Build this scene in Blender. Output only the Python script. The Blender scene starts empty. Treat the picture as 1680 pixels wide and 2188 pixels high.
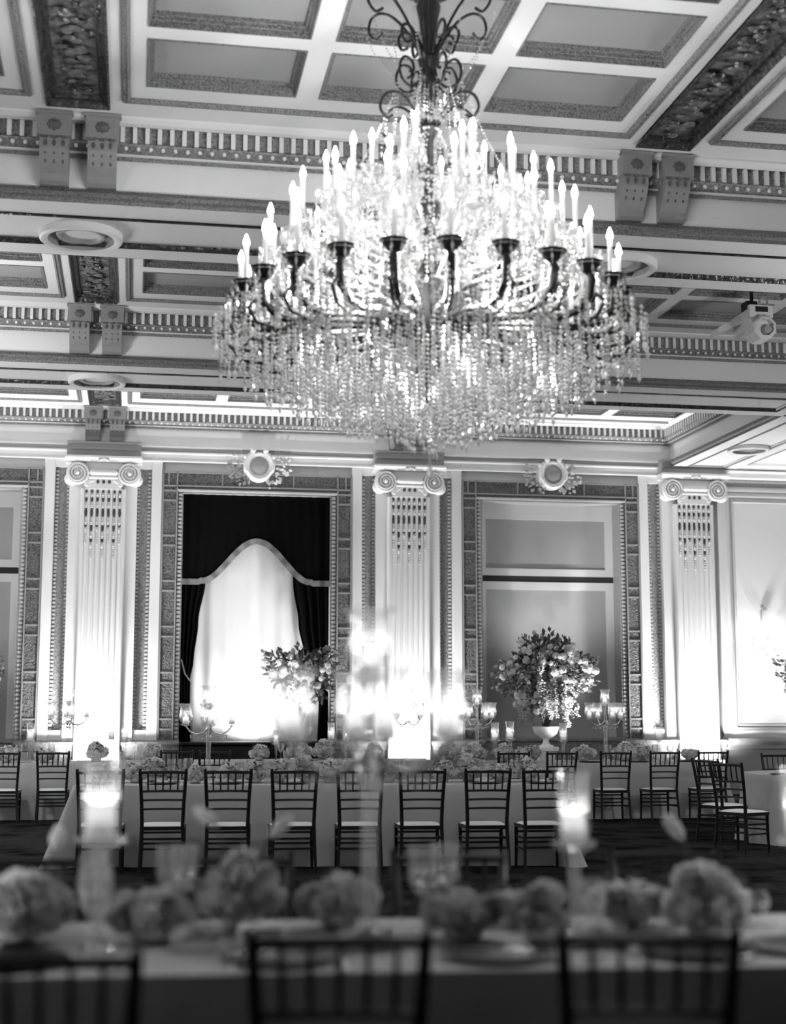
import bpy, random
from math import *
from mathutils import Vector, Matrix

RND = random.Random(11)
SC = bpy.context.scene
COL = SC.collection

# ------------------------------------------------------------------ camera
FPX, HORIZON, VPX, EYE = 3100.0, 1522.0, 285.0, 1.45
PITCH = atan((HORIZON - 1094) / FPX)
YAW = atan((840 - VPX) / hypot(FPX, HORIZON - 1094))
cam = bpy.data.cameras.new('camera')
cam.sensor_fit = 'VERTICAL'
cam.sensor_height = 56.0
cam.sensor_width = 43.0
cam.lens = FPX / 2188 * 56.0
cam.clip_end = 200
cam.clip_start = 0.05
cam.dof.use_dof = True
cam.dof.focus_distance = 17.0
cam.dof.aperture_fstop = 2.0
camo = bpy.data.objects.new('camera', cam)
COL.objects.link(camo)
camo.location = (0, 0, EYE)
camo.rotation_euler = (pi / 2 + PITCH, 0, -YAW)
SC.camera = camo


def bearing(px):
    """unit-Y direction (x per y) of an image column, on the level of the eye"""
    a = atan((px - 840) / hypot(FPX, HORIZON - 1094)) + YAW
    return tan(a)


# ------------------------------------------------------------------ materials
def mat(name, build):
    m = bpy.data.materials.new(name)
    m.use_nodes = True
    nt = m.node_tree
    nt.nodes.clear()
    out = nt.nodes.new('ShaderNodeOutputMaterial')
    build(nt, out)
    return m


def N(nt, t, **kw):
    n = nt.nodes.new(t)
    for k, v in kw.items():
        if k in n.inputs:
            n.inputs[k].default_value = v
        else:
            setattr(n, k, v)
    return n


def g(v):
    return (v, v, v, 1)


def plain(name, v, rough=0.6, spec=0.3, metal=0.0, var=0.0, scale=3.0, bump=0.0, bscale=40.0):
    def b(nt, out):
        p = N(nt, 'ShaderNodeBsdfPrincipled')
        p.inputs['Base Color'].default_value = g(v)
        p.inputs['Roughness'].default_value = rough
        p.inputs['Specular IOR Level'].default_value = spec
        p.inputs['Metallic'].default_value = metal
        tc = N(nt, 'ShaderNodeTexCoord')
        if var > 0:
            no = N(nt, 'ShaderNodeTexNoise', Scale=scale, Detail=4.0)
            nt.links.new(tc.outputs['Object'], no.inputs['Vector'])
            mr = N(nt, 'ShaderNodeMapRange')
            mr.inputs['To Min'].default_value = v * (1 - var)
            mr.inputs['To Max'].default_value = v * (1 + var)
            nt.links.new(no.outputs['Fac'], mr.inputs['Value'])
            nt.links.new(mr.outputs['Result'], p.inputs['Base Color'])
        if bump > 0:
            n2 = N(nt, 'ShaderNodeTexNoise', Scale=bscale, Detail=3.0)
            nt.links.new(tc.outputs['Object'], n2.inputs['Vector'])
            bp = N(nt, 'ShaderNodeBump', Strength=bump, Distance=0.02)
            nt.links.new(n2.outputs['Fac'], bp.inputs['Height'])
            nt.links.new(bp.outputs['Normal'], p.inputs['Normal'])
        nt.links.new(p.outputs[0], out.inputs[0])
    return mat(name, b)


def ornament(name, lo, hi, scale=14.0, rough=0.45, bump=0.8, sy=1.0):
    """carved and gilded relief: swirling cells with their own tones and depth"""
    def b(nt, out):
        p = N(nt, 'ShaderNodeBsdfPrincipled')
        p.inputs['Roughness'].default_value = rough
        p.inputs['Specular IOR Level'].default_value = 0.5
        tc = N(nt, 'ShaderNodeTexCoord')
        mp = N(nt, 'ShaderNodeMapping')
        mp.inputs['Scale'].default_value = (1, sy, 1)
        nt.links.new(tc.outputs['Object'], mp.inputs['Vector'])
        no = N(nt, 'ShaderNodeTexNoise', Scale=scale * .45, Detail=2.0, Distortion=2.5)
        nt.links.new(mp.outputs[0], no.inputs['Vector'])
        vo = N(nt, 'ShaderNodeTexVoronoi', Scale=scale)
        vo.feature = 'SMOOTH_F1'
        nt.links.new(mp.outputs[0], vo.inputs['Vector'])
        ad = N(nt, 'ShaderNodeMath', operation='MULTIPLY')
        nt.links.new(no.outputs['Fac'], ad.inputs[0])
        nt.links.new(vo.outputs['Distance'], ad.inputs[1])
        mr = N(nt, 'ShaderNodeMapRange')
        mr.inputs['From Min'].default_value = 0.08
        mr.inputs['From Max'].default_value = 0.38
        mr.inputs['To Min'].default_value = hi
        mr.inputs['To Max'].default_value = lo
        nt.links.new(ad.outputs[0], mr.inputs['Value'])
        nt.links.new(mr.outputs[0], p.inputs['Base Color'])
        bp = N(nt, 'ShaderNodeBump', Strength=bump, Distance=0.04)
        bp.invert = True
        nt.links.new(ad.outputs[0], bp.inputs['Height'])
        nt.links.new(bp.outputs[0], p.inputs['Normal'])
        nt.links.new(p.outputs[0], out.inputs[0])
    return mat(name, b)


def emit(name, s):
    def b(nt, out):
        e = N(nt, 'ShaderNodeEmission', Strength=s)
        e.inputs[0].default_value = g(1)
        nt.links.new(e.outputs[0], out.inputs[0])
    return mat(name, b)


def glass(name, body=0.06, gloss=0.9, tint=0.97):
    """thin clear glass: passes light, mirrors it towards the rim"""
    def b(nt, out):
        tr = N(nt, 'ShaderNodeBsdfTransparent')
        tr.inputs[0].default_value = g(tint)
        gl = N(nt, 'ShaderNodeBsdfGlossy')
        gl.inputs['Color'].default_value = g(gloss)
        gl.inputs['Roughness'].default_value = 0.06
        lw = N(nt, 'ShaderNodeLayerWeight', Blend=0.28)
        mr = N(nt, 'ShaderNodeMapRange')
        mr.inputs['To Min'].default_value = 0.05
        mr.inputs['To Max'].default_value = 0.75
        nt.links.new(lw.outputs['Facing'], mr.inputs['Value'])
        mx = N(nt, 'ShaderNodeMixShader')
        nt.links.new(mr.outputs[0], mx.inputs[0])
        nt.links.new(tr.outputs[0], mx.inputs[1])
        nt.links.new(gl.outputs[0], mx.inputs[2])
        tl = N(nt, 'ShaderNodeBsdfTranslucent')
        tl.inputs[0].default_value = g(.9)
        m2 = N(nt, 'ShaderNodeMixShader')
        m2.inputs[0].default_value = body
        nt.links.new(mx.outputs[0], m2.inputs[1])
        nt.links.new(tl.outputs[0], m2.inputs[2])
        nt.links.new(m2.outputs[0], out.inputs[0])
    return mat(name, b)


def crystal(name, clear=0.35, dif=0.45):
    """cut crystal: part see-through, part sparkle, part scattered light"""
    def b(nt, out):
        tr = N(nt, 'ShaderNodeBsdfTransparent')
        gl = N(nt, 'ShaderNodeBsdfGlossy')
        gl.inputs['Roughness'].default_value = 0.12
        gl.inputs['Color'].default_value = g(.95)
        di = N(nt, 'ShaderNodeBsdfDiffuse')
        di.inputs['Color'].default_value = g(.85)
        tl = N(nt, 'ShaderNodeBsdfTranslucent')
        tl.inputs['Color'].default_value = g(.85)
        a = N(nt, 'ShaderNodeMixShader')
        a.inputs[0].default_value = .5
        nt.links.new(di.outputs[0], a.inputs[1])
        nt.links.new(tl.outputs[0], a.inputs[2])
        bm = N(nt, 'ShaderNodeMixShader')
        bm.inputs[0].default_value = dif
        nt.links.new(gl.outputs[0], bm.inputs[1])
        nt.links.new(a.outputs[0], bm.inputs[2])
        c = N(nt, 'ShaderNodeMixShader')
        c.inputs[0].default_value = clear
        nt.links.new(bm.outputs[0], c.inputs[1])
        nt.links.new(tr.outputs[0], c.inputs[2])
        nt.links.new(c.outputs[0], out.inputs[0])
    return mat(name, b)


def veil(name, v, trans=0.5, var=0.0, scale=6.0, clear=0.0):
    """thin cloth, petal, leaf or wax: scatters light to both sides"""
    def b(nt, out):
        di = N(nt, 'ShaderNodeBsdfDiffuse')
        tl = N(nt, 'ShaderNodeBsdfTranslucent')
        di.inputs[0].default_value = g(v)
        tl.inputs[0].default_value = g(v)
        if var > 0:
            tc = N(nt, 'ShaderNodeTexCoord')
            no = N(nt, 'ShaderNodeTexNoise', Scale=scale, Detail=3.0)
            nt.links.new(tc.outputs['Object'], no.inputs['Vector'])
            mr = N(nt, 'ShaderNodeMapRange')
            mr.inputs['From Min'].default_value = .3
            mr.inputs['From Max'].default_value = .7
            mr.inputs['To Min'].default_value = v * (1 - var)
            mr.inputs['To Max'].default_value = min(.95, v * (1 + var))
            nt.links.new(no.outputs['Fac'], mr.inputs['Value'])
            nt.links.new(mr.outputs[0], di.inputs[0])
            nt.links.new(mr.outputs[0], tl.inputs[0])
        mx = N(nt, 'ShaderNodeMixShader')
        mx.inputs[0].default_value = trans
        nt.links.new(di.outputs[0], mx.inputs[1])
        nt.links.new(tl.outputs[0], mx.inputs[2])
        last = mx
        if clear > 0:
            tr = N(nt, 'ShaderNodeBsdfTransparent')
            m2 = N(nt, 'ShaderNodeMixShader')
            m2.inputs[0].default_value = clear
            nt.links.new(mx.outputs[0], m2.inputs[1])
            nt.links.new(tr.outputs[0], m2.inputs[2])
            last = m2
        nt.links.new(last.outputs[0], out.inputs[0])
    return mat(name, b)


def carpet_mat(name):
    def b(nt, out):
        p = N(nt, 'ShaderNodeBsdfDiffuse')
        tc = N(nt, 'ShaderNodeTexCoord')
        vo = N(nt, 'ShaderNodeTexVoronoi', Scale=2.2)
        no = N(nt, 'ShaderNodeTexNoise', Scale=9.0, Detail=6.0)
        nt.links.new(tc.outputs['Object'], vo.inputs['Vector'])
        nt.links.new(tc.outputs['Object'], no.inputs['Vector'])
        mu = N(nt, 'ShaderNodeMath', operation='MULTIPLY')
        nt.links.new(vo.outputs['Distance'], mu.inputs[0])
        nt.links.new(no.outputs['Fac'], mu.inputs[1])
        mr = N(nt, 'ShaderNodeMapRange')
        mr.inputs['From Max'].default_value = .35
        mr.inputs['To Min'].default_value = .004
        mr.inputs['To Max'].default_value = .030
        nt.links.new(mu.outputs[0], mr.inputs['Value'])
        nt.links.new(mr.outputs[0], p.inputs['Color'])
        nt.links.new(p.outputs[0], out.inputs[0])
    return mat(name, b)


M = dict(
    plaster=plain('white plaster', .72, .55, .3, var=.06, scale=1.5),
    gloss=plain('pale painted plaster', .70, .3, .5, var=.05, scale=1.0),
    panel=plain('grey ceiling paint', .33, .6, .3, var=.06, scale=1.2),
    mould=ornament('carved grey moulding', .10, .26, 60.0, .5, .5),
    cornice=ornament('carved cornice grey', .14, .28, 45.0, .5, .5),
    darkmould=ornament('carved dark bronze moulding', .015, .06, 20.0, .35),
    darkorn=ornament('carved dark bronze ornament', .012, .20, 11.0, .3, 1.0),
    gilt=ornament('carved gilt ornament', .05, .16, 42.0, .4, .8),
    beadm=plain('gilt beading', .46, .35, .5, var=.2, scale=20),
    husk=plain('dark painted husk', .05, .4, .4),
    niche=plain('grey niche panel', .30, .5, .4, var=.05),
    nichew=plain('pale niche rail', .55, .5, .4),
    fillet=plain('grey frame fillet', .27, .5, .4),
    gapshade=plain('dark gap shade', .03, .7, .1),  # shadow tone for the gap between the niche rails
    drape=plain('black velvet', .0025, .9, .05, bump=.3, bscale=12),
    hem=plain('grey valance braid', .16, .8, .1, bump=.3, bscale=120),
    sheer=veil('white sheer voile', .86, .45, clear=.08),
    linen=plain('grey table linen', .40, .75, .15, var=.05, scale=2.0, bump=.15, bscale=160),
    linenw=plain('pale napkin linen', .62, .8, .15, bump=.2, bscale=120),
    wood=plain('dark lacquered wood', .009, .32, .3, var=.25, scale=8),
    cushion=plain('ivory cushion cloth', .68, .8, .2, bump=.1, bscale=80),
    iron=plain('dark bronze metal', .022, .35, .6, metal=.3),
    silver=plain('polished silver', .7, .3, .5, metal=1.0),
    charger=plain('dark charger plate', .012, .35, .6),
    china=plain('white china', .75, .15, .5),
    urn=plain('white glazed urn', .82, .35, .5),
    carpet=carpet_mat('patterned dark carpet'),
    leaf=veil('dark green leaf', .09, .3, .3, 30),
    leafl=veil('light leaf', .22, .4, .3, 30),
    petal=veil('pale grey petal', .82, .35, .35, 25),
    petalw=veil('white petal', .85, .35, .15, 25),
    petald=veil('rose petal', .6, .35, .35, 25),
    stemg=plain('green stem', .06, .6, .3),
    wax=veil('white candle wax', .92, .6),
    sleeve=veil('ivory candle sleeve', .85, .6),
    glass=glass('clear glass'),
    etched=glass('etched glass', body=.14),
    frost=glass('frosted lamp glass', body=.2),
    crystal=crystal('cut crystal'),
    crystald=crystal('dense cut crystal', .10, .75),
    flame=emit('candle flame', 85.0),
    bulb=emit('lit lamp bulb', 34.0),
    sbulb=emit('lit sconce bulb', 45.0),
    black=plain('black plastic', .01, .4, .4),
    white=plain('white casing', .55, .35, .5),
    lens=plain('lens glass', .3, .08, .6),
    blackwood=plain('black lacquer', .004, .3, .3),
)


# ------------------------------------------------------------------ mesh helper
class MB:
    def __init__(s):
        s.v, s.f = [], []

    def add(s, vs, fs, mx=None):
        o = len(s.v)
        s.v += [tuple(mx @ Vector(v)) for v in vs] if mx else [tuple(v) for v in vs]
        s.f += [tuple(i + o for i in f) for f in fs]
        return s

    def box(s, x0, x1, y0, y1, z0, z1, mx=None, t=0.0):
        vs = [(x0 + t, y0 + t, z0), (x1 - t, y0 + t, z0), (x1 - t, y1 - t, z0), (x0 + t, y1 - t, z0), (x0, y0, z1), (x1, y0, z1), (x1, y1, z1), (x0, y1, z1)]
        return s.add(vs, [(0, 3, 2, 1), (4, 5, 6, 7), (0, 1, 5, 4), (1, 2, 6, 5), (2, 3, 7, 6), (3, 0, 4, 7)], mx)

    def rbox(s, x0, x1, y0, y1, z0, z1, r=.01, mx=None):
        """box with chamfered upright and level edges"""
        vs, fs = [], []
        lv = [(z0, r), (z0 + r, 0), (z1 - r, 0), (z1, r)]
        for z, q in lv:
            a, b, c, d = x0 + q, x1 - q, y0 + q, y1 - q
            vs += [(a + r, c, z), (b - r, c, z), (b, c + r, z), (b, d - r, z), (b - r, d, z), (a + r, d, z), (a, d - r, z), (a, c + r, z)]
        for k in range(3):
            for i in range(8):
                j = (i + 1) % 8
                fs.append((k * 8 + i, k * 8 + j, k * 8 + 8 + j, k * 8 + 8 + i))
        fs += [tuple(range(7, -1, -1)), tuple(range(24, 32))]
        return s.add(vs, fs, mx)

    def lathe(s, prof, n=16, mx=None, ruffle=0.0, lobes=6, cap=False):
        vs, fs = [], []
        m = len(prof)
        for k, (r, z) in enumerate(prof):
            for i in range(n):
                a = 2 * pi * i / n
                w = 1 + ruffle * (k / (m - 1)) ** 3 * cos(lobes * a)
                vs.append((r * w * cos(a), r * w * sin(a), z + (ruffle * .25 * (k / (m - 1)) ** 6 * r * cos(lobes * a))))
        for k in range(m - 1):
            for i in range(n):
                j = (i + 1) % n
                fs.append((k * n + i, k * n + j, (k + 1) * n + j, (k + 1) * n + i))
        if cap:
            fs.append(tuple(range(n - 1, -1, -1)))
            fs.append(tuple((m - 1) * n + i for i in range(n)))
        return s.add(vs, fs, mx)

    def tube(s, path, r, n=6, mx=None):
        P = [Vector(p) for p in path]
        L = len(P)
        rs = r if isinstance(r, (list, tuple)) else [r] * L
        vs, fs = [], []
        ref = None
        for k in range(L):
            t = (P[min(k + 1, L - 1)] - P[max(k - 1, 0)])
            t = t.normalized() if t.length > 1e-9 else Vector((0, 0, 1))
            if ref is None:
                ref = Vector((0, 0, 1)) if abs(t.z) < .9 else Vector((1, 0, 0))
            u = (ref - t * ref.dot(t))
            u = u.normalized() if u.length > 1e-6 else t.orthogonal().normalized()
            ref = u
            w = t.cross(u)
            for i in range(n):
                a = 2 * pi * i / n
                vs.append(P[k] + (u * cos(a) + w * sin(a)) * rs[k])
        for k in range(L - 1):
            for i in range(n):
                j = (i + 1) % n
                fs.append((k * n + i, k * n + j, (k + 1) * n + j, (k + 1) * n + i))
        fs.append(tuple(range(n - 1, -1, -1)))
        fs.append(tuple((L - 1) * n + i for i in range(n)))
        return s.add(vs, fs, mx)

    def ball(s, c, r, n=8, m=6, sc=(1, 1, 1)):
        prof = [(max(1e-4, sin(pi * k / m)) * r, -cos(pi * k / m) * r) for k in range(m + 1)]
        return s.lathe(prof, n, Matrix.Translation(c) @ Matrix.Diagonal((*sc, 1)))

    def octa(s, c, r, h):
        x, y, z = c
        vs = [(x + r, y, z), (x, y + r, z), (x - r, y, z), (x, y - r, z), (x, y, z + h), (x, y, z - h)]
        return s.add(vs, [(0, 1, 4), (1, 2, 4), (2, 3, 4), (3, 0, 4), (1, 0, 5), (2, 1, 5), (3, 2, 5), (0, 3, 5)])

    def quad(s, *p):
        return s.add(p, [tuple(range(len(p)))])

    def exx(s, prof, x0, x1):
        """profile of (y, z) points drawn out along X"""
        n = len(prof)
        vs = [(x0, y, z) for y, z in prof] + [(x1, y, z) for y, z in prof]
        fs = [(i, i + 1, n + i + 1, n + i) for i in range(n - 1)] + [tuple(range(n)), tuple(range(2 * n - 1, n - 1, -1))]
        return s.add(vs, fs)

    def exy(s, prof, y0, y1):
        n = len(prof)
        vs = [(x, y0, z) for x, z in prof] + [(x, y1, z) for x, z in prof]
        fs = [(i, i + 1, n + i + 1, n + i) for i in range(n - 1)] + [tuple(range(n)), tuple(range(2 * n - 1, n - 1, -1))]
        return s.add(vs, fs)

    def ring(s, x0, x1, y0, y1, z, prof):
        """mitred frame: profile of (inset, dz)"""
        vs, fs = [], []
        for i, d in prof:
            vs += [(x0 + i, y0 + i, z + d), (x1 - i, y0 + i, z + d), (x1 - i, y1 - i, z + d), (x0 + i, y1 - i, z + d)]
        for k in range(len(prof) - 1):
            for i in range(4):
                j = (i + 1) % 4
                fs.append((k * 4 + i, k * 4 + j, k * 4 + 4 + j, k * 4 + 4 + i))
        return s.add(vs, fs)

    def ringw(s, x0, x1, z0, z1, y, prof):
        """the same frame standing on a wall; (inset, out towards -Y)"""
        vs, fs = [], []
        for i, d in prof:
            vs += [(x0 + i, y - d, z0 + i), (x1 - i, y - d, z0 + i), (x1 - i, y - d, z1 - i), (x0 + i, y - d, z1 - i)]
        for k in range(len(prof) - 1):
            for i in range(4):
                j = (i + 1) % 4
                fs.append((k * 4 + i, k * 4 + j, k * 4 + 4 + j, k * 4 + 4 + i))
        return s.add(vs, fs)

    def mesh(s, name, m, smooth=True):
        me = bpy.data.meshes.new(name)
        me.from_pydata(s.v, [], s.f)
        me.materials.append(m)
        if smooth:
            me.polygons.foreach_set('use_smooth', [True] * len(me.polygons))
            me.set_sharp_from_angle(angle=radians(38))
        me.update()
        return me

    def build(s, name, m, parent=None, smooth=True):
        return link(name, s.mesh(name, m, smooth), parent)


def link(name, me, parent=None, loc=None):
    o = bpy.data.objects.new(name, me)
    COL.objects.link(o)
    if parent is not None:
        o.parent = parent
    if loc is not None:
        o.location = loc
    return o


def tag(o, label, cat, group=None, kind=None):
    o['label'] = label
    o['category'] = cat
    if group:
        o['group'] = group
    if kind:
        o['kind'] = kind
    return o


def empty(name, loc=(0, 0, 0), rz=0.0):
    o = bpy.data.objects.new(name, None)
    COL.objects.link(o)
    o.location = loc
    o.rotation_euler = (0, 0, rz)
    return o


KIDS = {}


def kids(o):
    return list(o.children)


def dup(o, parent=None):
    c = o.copy()
    COL.objects.link(c)
    c.parent = parent
    for ch in kids(o):
        dup(ch, c)
    return c


ORD = ['first', 'second', 'third', 'fourth', 'fifth', 'sixth', 'seventh', 'eighth', 'ninth', 'tenth', 'eleventh', 'twelfth', 'thirteenth', 'fourteenth', 'fifteenth', 'sixteenth', 'seventeenth', 'eighteenth', 'nineteenth', 'twentieth',
       'twenty-first', 'twenty-second', 'twenty-third', 'twenty-fourth', 'twenty-fifth', 'twenty-sixth', 'twenty-seventh', 'twenty-eighth', 'twenty-ninth', 'thirtieth', 'thirty-first', 'thirty-second', 'thirty-third', 'thirty-fourth', 'thirty-fifth', 'thirty-sixth', 'thirty-seventh', 'thirty-eighth', 'thirty-ninth', 'fortieth']


def struct(name, mb, m, label, smooth=True, parent=None):
    o = mb.build(name, m, parent, smooth)
    if parent is None:
        tag(o, label, 'room', None, 'structure')
    return o


NTRIM = [0]


def trim(label):
    NTRIM[0] += 1
    o = empty('trim_%d' % NTRIM[0])
    tag(o, label, 'trim', None, 'structure')
    return o

# ------------------------------------------------------------------ the room
LX = [-0.59 + 5.28 * k for k in (-1, 0, 1, 2)]          # column lines
CX = [-0.59 + 5.28 * (k + .5) for k in (-1, 0, 1)]      # bay centres
YF = 25.0                                               # far wall
ZC, ZS = 6.62, 5.88                                     # ceiling, beam soffit
BEAMS = [(6.5, 7.9), (12.6, 14.0), (18.7, 20.1)]        # cross beams: front, back
BAYS = [(7.9, 12.6), (14.0, 18.7), (20.1, 25.0)]
XL, XR, YN = -7.5, 15.0, -5.0

struct('floor', MB().box(XL, XR, YN, YF + .6, -.1, 0), M['carpet'], 'dark patterned ballroom carpet')
struct('wall_left', MB().box(XL - .2, XL, YN, YF + .6, 0, 7.2), M['gloss'], 'pale left wall of the ballroom')
struct('wall_right', MB().box(XR, XR + .2, YN, YF + .6, 0, 7.2), M['gloss'], 'pale right wall of the side aisle')
struct('wall_near', MB().box(XL, XR, YN - .2, YN, 0, 7.2), M['husk'], 'near wall of the ballroom')

# ceiling slab with coffers -----------------------------------------
PAN_X = [(-2.065, -.815), (-.625, .625), (.815, 2.065)]
PAN_Y = [(-1.42, -.54), (-.33, .55), (.76, 1.64)]


def bay_panels(b):
    y0, y1 = BAYS[b]
    cy = (y0 + y1) / 2 - .22
    return [(cy + p + .0, cy + q) for p, q in PAN_Y]


holes = []
for cx in CX:
    for b in range(3):
        for p in PAN_X:
            for q in bay_panels(b):
                holes.append((cx + p[0], cx + p[1], q[0], q[1], 'p'))
for lx in LX[:3]:
    for b in range(3):
        y0, y1 = BAYS[b]
        holes.append((lx - .27, lx + .27, y0 + .42, y1 - .42, 'o'))
xs = sorted({round(v, 4) for h in holes for v in h[:2]} | {XL, 9.6})
ys = sorted({round(v, 4) for h in holes for v in h[2:4]} | {YN, YF + .6})
slab = MB()
cen = lambda a, i: (a[i] + a[i + 1]) / 2
for i in range(len(xs) - 1):
    for j in range(len(ys) - 1):
        mx, my = cen(xs, i), cen(ys, j)
        if any(h[0] < mx < h[1] and h[2] < my < h[3] for h in holes):
            continue
        slab.quad((xs[i], ys[j], ZC), (xs[i], ys[j + 1], ZC), (xs[i + 1], ys[j + 1], ZC), (xs[i + 1], ys[j], ZC))
for h in holes:
    d = .10 if h[4] == 'p' else .07
    a, b, c, e = h[:4]
    for p, q in (((a, c), (b, c)), ((b, c), (b, e)), ((b, e), (a, e)), ((a, e), (a, c))):
        slab.quad((*p, ZC), (*q, ZC), (*q, ZC + d), (*p, ZC + d))
slab.quad((XL, YN, 7.2), (XR, YN, 7.2), (XR, YF + .6, 7.2), (XL, YF + .6, 7.2))
ceil = struct('ceiling', slab, M['plaster'], 'white coffered ballroom ceiling', smooth=False)
for h in holes:
    a, b, c, e = h[:4]
    if h[4] == 'p':
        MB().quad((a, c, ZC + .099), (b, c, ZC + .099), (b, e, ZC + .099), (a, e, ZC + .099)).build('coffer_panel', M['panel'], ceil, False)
        MB().ring(a, b, c, e, ZC, [(0, .0), (.0, -.01), (.012, -.01), (.018, .035), (.03, .04), (.034, .065), (.055, .07), (.062, .098)]).build('coffer_moulding', M['mould'], ceil)
    else:
        MB().quad((a, c, ZC + .069), (b, c, ZC + .069), (b, e, ZC + .069), (a, e, ZC + .069)).build('beam_ornament', M['darkorn'], ceil, False)
        MB().ring(a, b, c, e, ZC, [(0, -.02), (.015, -.03), (.03, -.01), (.045, .03), (.08, .035), (.095, .068)]).build('beam_ornament_moulding', M['darkmould'], ceil)
        rel = MB()
        yy = c + .2
        k = 0
        while yy < e - .15:                     # carved leaf clusters along the beam
            for t in range(7):
                an = RND.uniform(0, 6.28)
                rel.ball((lx_ := (a + b) / 2 + cos(an) * RND.uniform(.02, .12), yy + sin(an) * .09, ZC + .05), RND.uniform(.02, .045), 6, 4, (1.5, 1, .6))
            yy += .2
            k += 1
        rel.build('beam_relief', M['darkorn'], ceil)
for cx in CX:
    for b in range(3):
        y0, y1 = BAYS[b]
        MB().ring(cx - 2.27, cx + 2.27, y0 + .56, y1 - .60, ZC, [(0, .0), (.012, -.03), (.035, -.025), (.05, -.038), (.075, -.012), (.075, 0)]).build('coffer_trim', M['mould'], ceil)

# entablature profiles: (outward, z)
P_CORN = [(.27, 6.62), (.27, 6.60), (.22, 6.575), (.16, 6.57)]
P_DENT = [(.16, 6.575), (.12, 6.57), (.12, 6.42), (.16, 6.415), (.15, 6.40), (.06, 6.37), (.06, 6.345), (.03, 6.335), (.03, 6.30)]
P_FRIZ = [(.0, 6.36), (.0, 6.02)]
P_ARCH = [(.0, 6.03), (.03, 6.02), (.05, 5.99), (.09, 5.97), (.10, 5.93), (.06, 5.915), (.06, 5.88)]


def entablature(parent, face, sgn, x0, x1, brackets, arch=P_ARCH, bracket_scale=1.0, dent=True, along='x'):
    """cornice with dentils and beads, plain frieze, carved architrave; sgn -1 looks to the near side"""
    def ex(prof, m, name):
        mb = MB()
        p = [(face + sgn * o, z) for o, z in prof]
        mb.exx(p, x0, x1) if along == 'x' else mb.exy(p, x0, x1)
        mb.build(name, m, parent, False)

    def bx(mb, u0, u1, o0, o1, z0, z1):
        a, b = sorted((face + sgn * o0, face + sgn * o1))
        mb.box(u0, u1, a, b, z0, z1) if along == 'x' else mb.box(a, b, u0, u1, z0, z1)
    ex(P_CORN, M['plaster'], 'cornice_crown')
    ex(P_DENT, M['cornice'], 'cornice_band')
    if arch is not None:
        ex(arch, M['mould'], 'architrave_moulding')
    if dent:
        d, e = MB(), MB()
        u = x0 + .05
        while u < x1 - .05:
            bx(d, u - .019, u + .019, .12, .155, 6.425, 6.57)
            c = (u + .03, face + sgn * .125, 6.385) if along == 'x' else (face + sgn * .125, u + .03, 6.385)
            e.ball(c, .020, 6, 4, (1, 1, 1.2))
            u += .108
        d.build('dentils', M['plaster'], parent, False)
        e.build('egg_beads', M['plaster'], parent)
        li = MB()
        bx(li, x0, x1, 0, .065, 6.337, 6.352)
        li.build('cornice_lip', M['plaster'], parent, False)
    for bxc in brackets:
        for s in (-.205, .205):
            c = bxc + s
            mb = MB()
            bx(mb, c - .145, c + .145, .0, .30, 6.395, 6.585)
            bx(mb, c - .16, c + .16, .0, .32, 6.585, 6.61)
            y = face + sgn * .30
            n0, n1 = c - .125, c + .125
            st = [(.25, 6.395), (.24, 6.30), (.17, 6.18), (.10, 6.12), (.09, 6.06), (.05, 6.035), (0, 6.03)]
            vs, fs = [], []
            for o, z in st:
                vs += [(n0, face + sgn * o, z), (n1, face + sgn * o, z), (n1, face, z), (n0, face, z)]
            for k in range(len(st) - 1):
                for i in range(4):
                    j = (i + 1) % 4
                    fs.append((k * 4 + i, k * 4 + j, k * 4 + 4 + j, k * 4 + 4 + i))
            mb.add(vs, fs)
            br = mb.build('bracket', M['cornbr'], parent, False)
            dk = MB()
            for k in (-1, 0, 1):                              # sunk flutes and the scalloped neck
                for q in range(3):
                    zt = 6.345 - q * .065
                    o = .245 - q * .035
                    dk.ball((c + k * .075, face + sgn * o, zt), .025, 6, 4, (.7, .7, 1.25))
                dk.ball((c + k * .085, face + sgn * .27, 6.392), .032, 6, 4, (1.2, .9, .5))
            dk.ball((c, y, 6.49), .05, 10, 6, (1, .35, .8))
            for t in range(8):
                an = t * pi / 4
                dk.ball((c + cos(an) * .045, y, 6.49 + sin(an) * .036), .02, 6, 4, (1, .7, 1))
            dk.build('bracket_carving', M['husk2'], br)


M['cornbr'] = plain('pale grey bracket plaster', .26, .5, .4, var=.15, scale=14, bump=.2, bscale=40)
M['husk2'] = plain('dark bracket carving', .12, .45, .4)

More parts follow.
